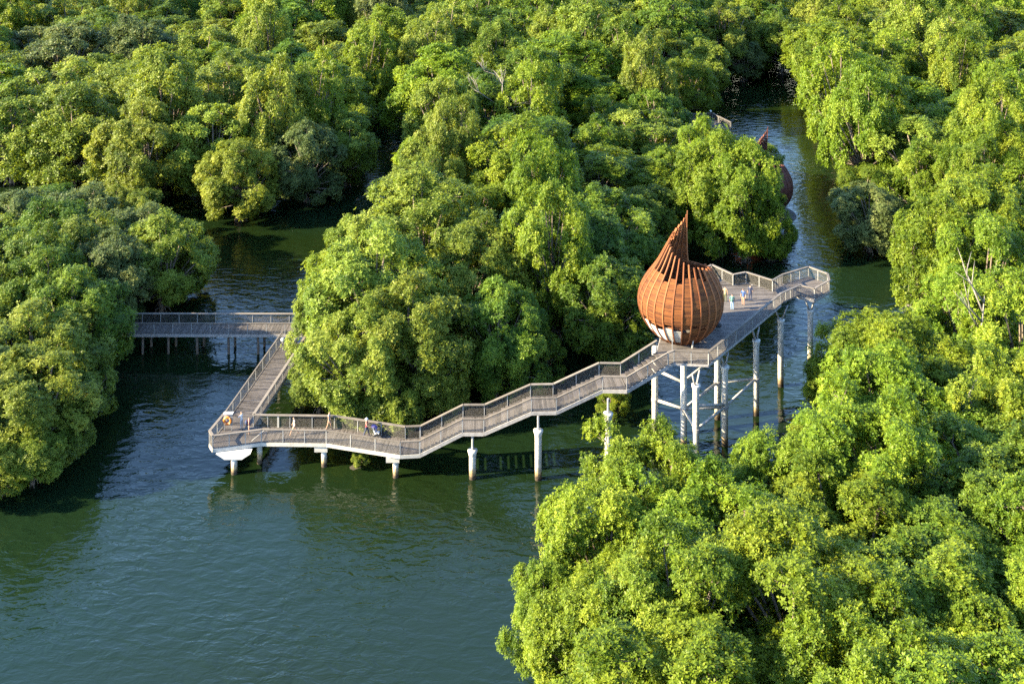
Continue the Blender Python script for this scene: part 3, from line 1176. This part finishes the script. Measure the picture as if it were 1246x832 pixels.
# ------------------------------------------------------------------ trees
def crown_mesh(name, seed, R=5.0, Rz=5.6, hc=5.5, nb=17, nc=9, ntuft=55, nleaf=6, ll=0.27, lw=0.115, zmin=-0.96, lean=0.0, sparse=1.0):
    rng = np.random.default_rng(seed)
    # several leaders of unequal height, each with its own boughs
    nl = int(rng.integers(4, 7))
    la = np.arange(nl) * 2 * np.pi / nl + rng.uniform(-0.5, 0.5, nl)
    ld_ = R * rng.uniform(0.34, 0.60, nl)
    lz = hc + Rz * rng.uniform(-0.42, 0.34, nl)
    lr = R * rng.uniform(0.36, 0.50, nl)
    ld_[0] *= 0.25
    lz[0] = hc + Rz * 0.40
    lc = np.stack([ld_ * np.cos(la), ld_ * np.sin(la), lz], 1)
    lead = np.arange(nb) % nl
    k = (np.arange(nb) // nl + 0.5) / (nb / nl)
    cz = np.clip(1 - 1.85 * k + rng.uniform(-0.22, 0.22, nb), zmin, 1)
    th = np.pi * (1 + 5 ** 0.5) * np.arange(nb) + rng.uniform(-0.5, 0.5, nb)
    sr = np.sqrt(np.maximum(0, 1 - cz ** 2))
    d0 = np.stack([sr * np.cos(th), sr * np.sin(th), cz], 1)
    C0 = np.array([0, 0, hc])
    bp = lc[lead] + d0 * (lr[lead] * rng.uniform(0.7, 1.05, nb))[:, None] * np.array([1, 1, 1.35])
    shell = rng.random(nb) < 0.5
    ks = np.arange(nb) + 0.5
    sz = np.clip(1 - 1.96 * ks / nb + rng.uniform(-0.1, 0.1, nb), -0.97, 1)
    sr2 = np.sqrt(1 - sz ** 2)
    sd = np.stack([sr2 * np.cos(th), sr2 * np.sin(th), sz], 1)
    bp[shell] = (C0 + sd * rng.uniform(0.62, 0.84, nb)[:, None] * np.array([R, R, Rz]))[shell]
    d0[shell] = sd[shell]
    bp[:, 2] = np.clip(bp[:, 2], 0.9, hc + Rz * 0.92)
    bd = (bp - C0) / np.array([R, R, Rz])
    bd /= np.linalg.norm(bd, axis=1, keepdims=True)
    bd = 0.5 * bd + 0.5 * d0
    bd /= np.linalg.norm(bd, axis=1, keepdims=True)
    br = R * rng.uniform(0.17, 0.29, nb)
    # clumps
    B = np.repeat(np.arange(nb), nc)
    n = len(B)
    d = rng.normal(size=(n, 3)) + bd[B] * 0.9 + np.array([0, 0, 0.25])
    d /= np.linalg.norm(d, axis=1, keepdims=True)
    cp = bp[B] + d * (br[B] * rng.uniform(0.55, 0.95, n))[:, None] * np.array([1, 1, 0.95])
    cr = R * rng.uniform(0.05, 0.135, n)
    ctint = rng.normal(0.0, 0.14, n) + rng.normal(0, 0.12, nb)[B]
    cout = 0.55 * d + 0.45 * bd[B]
    cout /= np.linalg.norm(cout, axis=1, keepdims=True)
    # tufts
    cnt = np.maximum(6, (ntuft * sparse * (cr / (R * 0.10)) ** 2).astype(int))
    T = np.repeat(np.arange(n), cnt)
    m = len(T)
    td = rng.normal(size=(m, 3)) + cout[T] * 0.75
    td /= np.linalg.norm(td, axis=1, keepdims=True)
    tp = cp[T] + td * (cr[T] * (rng.uniform(0.45, 1.15, m) + 0.5 * rng.random(m) ** 4))[:, None] * np.array([1, 1, 1.1])
    tp[:, 2] = np.maximum(tp[:, 2], 0.45 + rng.uniform(0, 0.3, m))
    ax = 0.55 * td + 0.25 * cout[T] + np.array([0, 0, 0.5]) + rng.normal(0, 0.22, (m, 3))
    ax /= np.linalg.norm(ax, axis=1, keepdims=True)
    tt = ctint[T] + rng.normal(0, 0.10, m)
    # leaves
    Lf = np.repeat(np.arange(m), nleaf)
    q = len(Lf)
    a = ax[Lf]
    ref = np.where(np.abs(a[:, 2:3]) < 0.9, np.array([[0, 0, 1.0]]), np.array([[1.0, 0, 0]]))
    u = np.cross(a, ref)
    u /= np.linalg.norm(u, axis=1, keepdims=True)
    v = np.cross(a, u)
    an = (np.arange(q) % nleaf) * (2 * np.pi / nleaf) + rng.uniform(-0.5, 0.5, q) + np.repeat(rng.uniform(0, 6.28, m), nleaf)
    radial = u * np.cos(an)[:, None] + v * np.sin(an)[:, None]
    side = np.cross(a, radial)
    tilt = rng.uniform(0.85, 1.5, q)
    ld = a * np.cos(tilt)[:, None] + radial * np.sin(tilt)[:, None]
    sc = rng.uniform(0.75, 1.25, q)
    base = tp[Lf] + ld * (0.04 * ll / 0.27)
    L_ = (ll * sc)[:, None]
    W_ = (lw * sc * 0.5)[:, None]
    co = np.empty((q, 4, 3), np.float32)
    co[:, 0] = base
    co[:, 1] = base + ld * L_ * 0.55 + side * W_
    co[:, 2] = base + ld * L_
    co[:, 3] = base + ld * L_ * 0.55 - side * W_
    tint = np.clip(0.45 + tt[Lf] + rng.normal(0, 0.08, q), 0.02, 0.98)
    me = bpy.data.meshes.new(name)
    me.vertices.add(q * 4)
    me.vertices.foreach_set('co', co.reshape(-1))
    me.loops.add(q * 4)
    me.loops.foreach_set('vertex_index', np.arange(q * 4, dtype=np.int32))
    me.polygons.add(q)
    me.polygons.foreach_set('loop_start', np.arange(0, q * 4, 4, dtype=np.int32))
    at = me.attributes.new('tint', 'FLOAT', 'POINT')
    at.data.foreach_set('value', np.repeat(tint, 4).astype(np.float32))
    me.update(calc_edges=True)
    return me, bp, cp, B


def trunk_mesh(name, seed, bp, cp, B, R=5.0, hc=5.9, material=None, roots=True):
    rnd = random.Random(seed)
    mb = MB()
    fork = Vector((rnd.uniform(-.3, .3), rnd.uniform(-.3, .3), hc * 0.42))
    mb.tube([(0, 0, -0.6), (0.03, 0, 0.6), fork * 0.6, fork], [0.34, 0.26, 0.22, 0.2], 8)
    if roots:
        for k in range(7):
            a = k * 0.9 + rnd.uniform(-.3, .3)
            rr = rnd.uniform(0.7, 1.5)
            mb.tube([(0, 0, rnd.uniform(0.7, 1.5)), (rr * 0.6 * math.cos(a), rr * 0.6 * math.sin(a), 0.65), (rr * math.cos(a), rr * math.sin(a), -0.6)], [0.07, 0.06, 0.05], 5)
    nb = len(bp)
    for i in range(nb):
        e = Vector(bp[i])
        mid = fork.lerp(e, 0.5) + Vector((rnd.uniform(-.4, .4), rnd.uniform(-.4, .4), -0.25))
        mb.tube([fork, mid, e], [0.13, 0.09, 0.05], 6)
        js = np.nonzero(B == i)[0]
        for j in js[::3]:
            mb.tube([e, e.lerp(Vector(cp[j]), 0.5) + Vector((0, 0, -.1)), Vector(cp[j])], [0.045, 0.032, 0.015], 4, cap=False)
    return mb.mesh(name, material or M['bark'], True)


VAR = {}


def variants(key, n, seed, **kw):
    out = []
    for i in range(n):
        k2 = dict(kw)
        rnd = random.Random(seed + i)
        k2['Rz'] = kw.get('Rz', 5.5) * rnd.uniform(0.92, 1.1)
        me, bp, cp, B = crown_mesh('crown', seed + i, **k2)
        me.materials.append(LEAF['olive'])
        tm = trunk_mesh('trunk', seed + i, bp, cp, B)
        out.append((me, tm))
    VAR[key] = out


variants('near', 4, 100, nb=46, nc=15, ntuft=40, nleaf=6, ll=0.165, lw=0.078)
variants('mid', 5, 200, nb=50, nc=13, ntuft=28, nleaf=5, ll=0.205, lw=0.095)
variants('far', 5, 300, nb=52, nc=11, ntuft=19, nleaf=4, ll=0.28, lw=0.13)

CLUMP = {
    'left bank': [(-160, 222), (0, 226), (60, 214), (130, 217), (200, 228), (250, 262), (264, 300), (264, 350), (228, 374), (165, 388), (155, 420), (152, 450), (134, 490), (122, 530),
                  (62, 575), (0, 592), (-160, 600)],
    'back bank': [(-160, 240), (0, 238), (100, 242), (150, 245), (205, 256), (270, 266), (335, 266), (382, 248), (440, 228), (446, 195), (474, 160), (490, 120), (520, 60), (560, -90), (-160, -90)],
    'island': [(350, 345), (343, 375), (352, 420), (368, 482), (410, 508), (460, 514), (520, 498), (570, 487), (640, 462), (700, 442), (745, 426), (795, 405), (800, 330),
               (835, 270), (850, 312), (925, 322), (955, 292), (966, 235), (960, 192), (935, 152), (900, 158), (838, 128), (850, 100), (868, 75), (930, 85), (965, 62), (985, 10), (985, -90),
               (490, -90), (470, 60), (468, 130), (482, 185), (462, 218), (402, 258), (376, 292)],
    'right bank': [(965, -90), (942, 60), (955, 130), (1000, 190), (1018, 225), (1008, 262), (1035, 305), (1090, 312), (1108, 300), (1092, 345), (1105, 372), (1150, 392), (1180, 425),
                   (1420, 430), (1420, -90), (960, -90)],
    'front bank': [(1000, 446), (1036, 384), (1100, 368), (1160, 385), (1200, 400), (1420, 400), (1420, 1200), (600, 1200), (645, 840), (630, 705), (648, 682), (692, 700), (706, 625), (748, 560),
                   (780, 524), (830, 585), (885, 570), (950, 500), (985, 500)],
}


def inside(poly, x, y):
    c = False
    n = len(poly)
    j = n - 1
    for i in range(n):
        xi, yi = poly[i]
        xj, yj = poly[j]
        if (yi > y) != (yj > y) and x < (xj - xi) * (y - yi) / (yj - yi) + xi:
            c = not c
        j = i
    return c


def seg_dist(p, a, b):
    ab = b - a
    t = max(0, min(1, (p - a).dot(ab) / max(1e-9, ab.length_squared)))
    return (p - (a + ab * t)).length


WALKS = [(fa, fb, -1.6), (k0, k1, 1.5), (nodes_low[0], nodes_low[1], 1.4), (nodes_low[1], nodes_low[3], 1.4)] + [
    (nodes_st[i], nodes_st[i + 1], 1.3) for i in range(len(nodes_st) - 1)] + [
    (near[2], near[-1], 1.5), (far[0], far[-1], 1.5), (near[-1], Vector((33, 123, 7)), 2.0), (ba[0], ba[2], 1.5)]


def clear_of_walks(x, y, R):
    p = Vector((x, y))
    for a, b, w in WALKS:
        if seg_dist(p, a.to_2d(), b.to_2d()) < R * 0.80 + w:
            return False
    if (p - Vector(POD_XY)).length < R * 0.85 + 4.0:
        return False
    if (p - Vector(POD2)).length < R * 0.7 + 4.0:
        return False
    return True


TREES = []     # dict(x,y,R,Ht,region,px,py,s)


def put(x, y, R, Ht, region, tone=None, var=None, label=None):
    px, py, s = proj(x, y, Ht * 0.53)
    TREES.append(dict(x=x, y=y, R=R, Ht=Ht, region=region, px=px, py=py, s=s, tone=tone, var=var, label=label))


def fill(region, seed, tries, rfun, spacing, test=1.08):
    poly = CLUMP[region]
    rnd = random.Random(seed)
    xs = [p[0] for p in poly]
    ys = [p[1] for p in poly]
    for _ in range(tries):
        px = rnd.uniform(max(-70, min(xs)), min(1316, max(xs)))
        # even density on the ground, not in the picture
        y0, y1 = max(-34, min(ys)), min(960, max(ys))
        vv = 1.0 / rnd.uniform(1.0 / (y1 - YH), 1.0 / (y0 - YH))
        py = vv + YH
        R, Ht = rfun(rnd, px, py)
        hc = Ht * 0.53
        p = P(px, py, hc)
        s = F / p.y
        tn = (py - YH) / F
        a = R * s * test
        b = math.hypot(Ht * 0.47, R * tn) * s * test
        ok = True
        for k in range(14):
            an = 2 * math.pi * k / 14
            if not inside(poly, px + a * math.cos(an), py + b * math.sin(an)):
                ok = False
                break
        if not ok or not clear_of_walks(p.x, p.y, R):
            continue
        for t in TREES:
            if (t['x'] - p.x) ** 2 + (t['y'] - p.y) ** 2 < (spacing * (t['R'] + R)) ** 2:
                ok = False
                break
        if ok:
            put(p.x, p.y, R, Ht, region)


def at_px(px, py, R, Ht, region, tone=None, label=None, var=None):
    p = P(px, py, Ht * 0.53)
    put(p.x, p.y, R, Ht, region, tone, var, label)


# hand-placed trees that give the outlines
at_px(1058, 262, 4.6, 9.0, 'right bank', 'grey', 'rounded grey-green mangrove bush alone at the river edge beyond the lookout')
at_px(1008, 580, 3.4, 9.5, 'front bank', 'bright')
at_px(790, 622, 4.6, 12.0, 'front bank', 'bright')
at_px(955, 600, 4.2, 11.0, 'front bank', 'bright')
at_px(868, 690, 5.4, 12.0, 'front bank', 'bright')
at_px(676, 750, 2.9, 8.5, 'front bank', 'bright')
at_px(735, 672, 4.4, 11.5, 'front bank', 'bright')
at_px(724, 775, 4.2, 10.5, 'front bank', 'bright')
at_px(1085, 455, 5.2, 12.0, 'front bank', 'bright')
at_px(1035, 450, 3.6, 11.0, 'front bank', 'bright')
at_px(1150, 310, 5.0, 14.5, 'right bank', 'bright')
at_px(1205, 335, 5.6, 15.5, 'right bank', 'bright')
at_px(1170, 395, 4.6, 12.0, 'right bank', 'fresh')
at_px(1240, 420, 5.5, 15.0, 'right bank', 'fresh')
at_px(1130, 225, 5.2, 13.0, 'right bank', 'fresh')
at_px(458, 364, 6.2, 15.0, 'island', 'olive')
at_px(440, 440, 4.5, 11.0, 'island', 'olive')
at_px(505, 285, 7.2, 16.0, 'island', 'olive')
at_px(505, 412, 5.6, 12.5, 'island', 'olive')
at_px(404, 388, 3.6, 10.5, 'island', 'olive')
at_px(575, 330, 6.0, 13.5, 'island', 'olive')
at_px(608, 405, 4.8, 11.0, 'island', 'green')
at_px(738, 372, 4.6, 10.5, 'island', 'green')
at_px(680, 300, 6.2, 13.5, 'island', 'green')
at_px(873, 232, 5.2, 16.0, 'island', 'bright')
at_px(906, 238, 4.6, 16.0, 'island', 'bright')
at_px(858, 196, 4.6, 13.0, 'island', 'bright')
at_px(94, 392, 5.0, 11.0, 'left bank', 'green')
at_px(134, 338, 4.4, 11.0, 'left bank', 'grey')
at_px(178, 185, 7.0, 15.0, 'back bank', 'olive')
at_px(255, 180, 6.4, 14.0, 'back bank', 'olive')
at_px(292, 215, 5.0, 11.5, 'back bank', 'olive')
at_px(90, 165, 7.6, 15.5, 'back bank', 'olive')
at_px(15, 160, 7.2, 15.0, 'back bank', 'olive')
at_px(372, 195, 5.2, 11.5, 'back bank', 'grey')
at_px(420, 180, 4.6, 11.0, 'back bank', 'olive')
for x_, y_, r_, h_ in ((0, 560, 3.0, 5.5), (40, 548, 2.8, 5.5), (82, 512, 2.8, 6.0), (98, 474, 2.8, 6.5)):
    at_px(x_, y_, r_, h_, 'left bank', 'olive')
for x_, y_, r_, h_ in ((388, 462, 2.5, 6.0), (440, 482, 2.5, 5.6), (484, 488, 2.4, 5.6), (540, 472, 2.4, 5.4), (604, 452, 2.4, 5.4), (655, 432, 2.3, 5.0), (752, 408, 2.3, 5.5)):
    at_px(x_, y_, r_, h_, 'island', 'olive' if x_ < 560 else 'green')
for x_, y_, r_, h_, t_ in ((878, 50, 6.6, 15.0, 'olive'), (922, 38, 7.0, 15.0, 'green'), (952, 52, 5.0, 13.0, 'green'), (858, 84, 5.0, 12.0, 'olive'), (836, 108, 4.8, 12.0, 'fresh'), (905, 72, 4.0, 9.0, 'grey')):
    at_px(x_, y_, r_, h_, 'island', t_)
at_px(812, 222, 4.8, 10.0, 'island', 'fresh')
at_px(790, 268, 4.4, 9.5, 'island', 'green')
at_px(938, 272, 2.8, 9.0, 'island', 'bright')
at_px(34, 500, 5.2, 9.5, 'left bank', 'olive')
at_px(196, 318, 4.8, 11.5, 'left bank', 'olive')


def r_near(rnd, px, py):
    return rnd.uniform(4.8, 6.8), rnd.uniform(10.0, 14.0)


def r_far(rnd, px, py):
    k = min(1.0, max(0.0, (300 - py) / 300))
    r, h = rnd.uniform(5.8, 7.2) + k * rnd.uniform(0.8, 3.8), rnd.uniform(11.0, 16.5) + 2.0 * k * rnd.random()
    if rnd.random() < 0.18:      # a narrow tree that stands up out of the canopy
        r, h = r * 0.70, h * 1.2
    if 690 < px < 860 and 110 < py < 340:
        h = min(h, 11.0)
    return r, h


def r_small(rnd, px, py):
    return rnd.uniform(3.0, 4.2), rnd.uniform(7.0, 10.0)


fill('left bank', 1, 3600, lambda rnd, px, py: (rnd.uniform(4.6, 6.2), rnd.uniform(9.0, 11.0) if py > 400 else rnd.uniform(10.0, 13.0)), 0.50)
fill('left bank', 11, 1200, r_small, 0.68)
fill('island', 2, 5000, r_far, 0.74)
fill('island', 12, 500, r_small, 0.80)
fill('front bank', 3, 4000, r_near, 0.54)
fill('front bank', 13, 1200, r_small, 0.72)
fill('right bank', 4, 3000, r_far, 0.74)
fill('right bank', 14, 200, r_small, 0.80)
fill('back bank', 5, 4000, r_far, 0.74)
fill('back bank', 15, 200, r_small, 0.80)

# saplings under the stairs
at_px(745, 492, 1.5, 3.2, 'island', 'bright', 'small yellow-green mangrove sapling behind the pile under the stairway', 'near')
at_px(437, 556, 0.75, 1.7, 'island', 'olive', 'tiny mangrove sprig poking out beneath the level walkway', 'near')

rt = random.Random(77)


def tone_of(t):
    if t['tone']:
        return t['tone']
    x, y, r = t['px'], t['py'], t['region']
    u = rt.random()
    if r == 'front bank':
        if x > 1080 and y > 520:
            return 'green' if u < 0.5 else 'fresh'
        return 'bright' if u < 0.88 else 'fresh'
    if r == 'right bank':
        return 'fresh' if u < 0.45 else ('bright' if u < 0.8 else 'olive')
    if r == 'left bank':
        return 'olive' if u < 0.5 else ('grey' if u < 0.7 else 'green')
    if r == 'island':
        if y > 260 and x > 560:
            return 'green' if u < 0.6 else 'fresh'
        if x < 600 and y > 180:
            return 'olive' if u < 0.85 else 'bright'
        return ('olive' if u < 0.4 else 'fresh' if u < 0.7 else 'bright' if u < 0.88 else 'green')
    return 'olive' if u < 0.55 else ('fresh' if u < 0.78 else 'green' if u < 0.9 else 'grey')


def in_frame(t):
    a = t['R'] * 1.2 * t['s']
    b = t['Ht'] * 0.55 * t['s']
    return t['px'] - a < 1250 and t['py'] + b > -4 and t['py'] - b * 1.4 < 840


TREES = [t for t in TREES if in_frame(t)]
ORD = ['first', 'second', 'third', 'fourth', 'fifth', 'sixth', 'seventh', 'eighth', 'ninth', 'tenth', 'eleventh', 'twelfth', 'thirteenth', 'fourteenth', 'fifteenth', 'sixteenth',
       'seventeenth', 'eighteenth', 'nineteenth', 'twentieth', 'twenty-first', 'twenty-second', 'twenty-third', 'twenty-fourth', 'twenty-fifth', 'twenty-sixth']
TONE_WORD = {'bright': 'yellow-green', 'olive': 'olive', 'green': 'deep green', 'grey': 'grey-green', 'fresh': 'fresh green'}
PLACE = {'left bank': 'on the bank left of the footbridge', 'back bank': 'in the forest across the side creek', 'island': 'on the wooded island behind the stairway',
         'right bank': 'on the bank beyond the lookout', 'front bank': 'in the thicket nearest the camera'}
GROUP = {'left bank': 'mangroves on the bank by the footbridge', 'back bank': 'mangroves across the side creek', 'island': 'mangroves on the island', 'right bank': 'mangroves on the far right bank',
         'front bank': 'mangroves in the front thicket'}
for t in TREES:
    t['tone'] = tone_of(t)
for reg in CLUMP:
    ts_ = sorted([t for t in TREES if t['region'] == reg and not t['label']], key=lambda t: t['y'])
    rows = []
    for t in ts_:
        if rows and t['y'] - rows[-1][0]['y'] < 7.0 + 0.02 * t['y']:
            rows[-1].append(t)
        else:
            rows.append([t])
    for ri, row in enumerate(rows):
        row.sort(key=lambda t: t['px'])
        for ci, t in enumerate(row):
            rw = 'front row' if ri == 0 else ORD[min(ri, len(ORD) - 1)] + ' row back'
            fl = ORD[min(ci, len(ORD) - 1)] + ' from left'
            t['label'] = f"{TONE_WORD[t['tone']]} mangrove, {fl}, {rw}, {PLACE[reg]}"

rr = random.Random(9)
for i, t in enumerate(TREES):
    key = t['var'] or ('near' if t['s'] > 13.2 else 'mid' if t['s'] > 8.2 else 'far')
    me, tm = VAR[key][rr.randrange(len(VAR[key]))]
    o = thing('mangrove_tree', t['label'], 'tree', GROUP[t['region']], (t['x'], t['y'], 0.05), rr.uniform(0, 2 * math.pi))
    k = t['R'] / 5.0 * 1.16
    o.scale = (k, k * rr.uniform(0.92, 1.08), t['Ht'] / 11.0)
    c_ = link('crown', me, o)
    c_.material_slots[0].link = 'OBJECT'
    c_.material_slots[0].material = LEAF[t['tone']]
    link('trunk', tm, o)


# bare and dead trees
def dead_tree(label, px, py, h, seed, lean=(0, 0), r0=0.22, spread=0.8, levels=3, base_h=0.0, start=0.45, name='dead_tree', nb=3):
    p = P(px, py, base_h)
    t = thing(name, label, 'dead tree', None, (p.x, p.y, 0.0))
    rnd = random.Random(seed)
    tr = MB()
    top = Vector((lean[0], lean[1], h))
    pts = [Vector((0, 0, -0.5)), top * 0.35 + Vector((rnd.uniform(-.2, .2), rnd.uniform(-.2, .2), 0)), top * 0.7 + Vector((rnd.uniform(-.25, .25), 0, 0)), top]
    tr.tube(pts, [r0, r0 * 0.85, r0 * 0.6, r0 * 0.2], 8)
    tr.build('trunk', M['deadwood'], t, True)

    def grow(a, d, L, r, lev):
        mb = MB()
        e = a + d * L
        m = a.lerp(e, 0.5) + Vector((rnd.uniform(-.12, .12), rnd.uniform(-.12, .12), rnd.uniform(-.05, .15))) * L
        mb.tube([a, m, e], [r, r * 0.75, r * 0.35], 6)
        subs = []
        if lev > 0:
            for k in range(nb):
                d2 = (d + Vector((rnd.uniform(-1, 1), rnd.uniform(-1, 1), rnd.uniform(-.3, .7))) * 0.8).normalized()
                st = m.lerp(e, rnd.random())
                subs.append((st, d2, L * rnd.uniform(0.4, 0.65), r * 0.5, lev - 1))
        for sx in subs:
            e2 = sx[0] + sx[1] * sx[2]
            mb.tube([sx[0], sx[0].lerp(e2, .5) + Vector((0, 0, 0.06)), e2], [sx[3], sx[3] * .7, sx[3] * .3], 5)
            if sx[4] > 0:
                for k in range(nb):
                    d3 = (sx[1] + Vector((rnd.uniform(-1, 1), rnd.uniform(-1, 1), rnd.uniform(-.3, .6)))).normalized()
                    s3 = sx[0].lerp(e2, rnd.uniform(.4, .9))
                    mb.tube([s3, s3 + d3 * sx[2] * .55], [sx[3] * .5, sx[3] * .2], 4)
        mb.build('limb', M['deadwood'], t, True)
    for k in range(nb + 1):
        f = start + (1 - start) * (k + 0.3) / (nb + 1)
        a = pts[1].lerp(pts[3], (f - 0.35) / 0.65) if f > .35 else pts[0].lerp(pts[1], f / .35)
        an = rnd.uniform(0, 2 * math.pi)
        d = Vector((math.cos(an) * spread, math.sin(an) * spread, 0.75)).normalized()
        grow(a, d, h * rnd.uniform(0.22, 0.36), r0 * 0.5, levels - 1)
    return t


dead_tree('bare pale forked trunk standing up through the bright thicket opposite the lookout', 1186, 530, 13.2, 3, (0.7, -0.5), 0.20, 0.6, 2, 0, 0.72)
dead_tree('bare pale leaning trunk above the river bank beside the grey-green bush', 1164, 355, 11.8, 8, (-0.8, -0.4), 0.17, 0.6, 1, 0, 0.8, nb=1)
dead_tree('brown bare trunk rising from the shaded gap in the near thicket', 1172, 630, 9.0, 12, (0.2, 0), 0.26, 0.4, 1, 0, 0.75)
dead_tree('tall whitish bare-branched tree standing amid the island canopy', 607, 208, 15.0, 21, (0.6, 0), 0.20, 1.0, 3, 0, 0.40, nb=4)
dead_tree('low tangle of bleached dead branches at the edge of the water gap', 1128, 418, 4.2, 31, (-1.8, -0.6), 0.2, 1.3, 3, 0, 0.2, nb=4)

# ------------------------------------------------------------------ ground and water
trees_xy = np.array([(t['x'], t['y'], t['R']) for t in TREES])
gx = np.arange(-190, 191, 2.0)
gy = np.arange(50, 420, 2.0)
GX, GY = np.meshgrid(gx, gy)
pts = np.stack([GX.ravel(), GY.ravel()], 1)
best = np.full(len(pts), 99.0)
for x, y, r in trees_xy:
    best = np.minimum(best, np.hypot(pts[:, 0] - x, pts[:, 1] - y) - r * 0.10)
rng = np.random.default_rng(4)
hz = np.clip(0.22 - 0.30 * best, -1.6, 0.25) + rng.uniform(-0.06, 0.06, len(pts))
nx, ny = len(gx), len(gy)
verts = [(float(a), float(b), float(c)) for (a, b), c in zip(pts, hz)]
faces = [(j * nx + i, j * nx + i + 1, (j + 1) * nx + i + 1, (j + 1) * nx + i) for j in range(ny - 1) for i in range(nx - 1)]
# skirt out to the horizon
b0 = len(verts)
ring = [(-6000, -3000), (6000, -3000), (6000, 8000), (-6000, 8000)]
inner = [0, nx - 1, nx * ny - 1, nx * (ny - 1)]
verts += [(x, y, -1.6) for x, y in ring]
edge_b = [i for i in range(nx)]
edge_r = [j * nx + nx - 1 for j in range(ny)]
edge_t = [(ny - 1) * nx + i for i in reversed(range(nx))]
edge_l = [j * nx for j in reversed(range(ny))]
for e, (c0, c1) in zip((edge_b, edge_r, edge_t, edge_l), ((0, 1), (1, 2), (2, 3), (3, 0))):
    faces.append(tuple(reversed(e)) + (b0 + c0, b0 + c1))
me = bpy.data.meshes.new('ground')
me.from_pydata(verts, [], faces)
me.polygons.foreach_set('use_smooth', [True] * len(me.polygons))
me.materials.append(M['mud'])
me.update()
link('ground', me, None, 'structure')
wm = bpy.data.meshes.new('water')
wm.from_pydata([(-6000, -3000, 0), (6000, -3000, 0), (6000, 8000, 0), (-6000, 8000, 0)], [], [(0, 1, 2, 3)])
wm.materials.append(M['water'])
wm.update()
link('water', wm, None, 'structure')

from collections import Counter
print('TREES', len(TREES), Counter(t['region'] for t in TREES), 'tris', sum(sum(len(p.vertices) - 2 for p in m.polygons) for m in bpy.data.meshes))
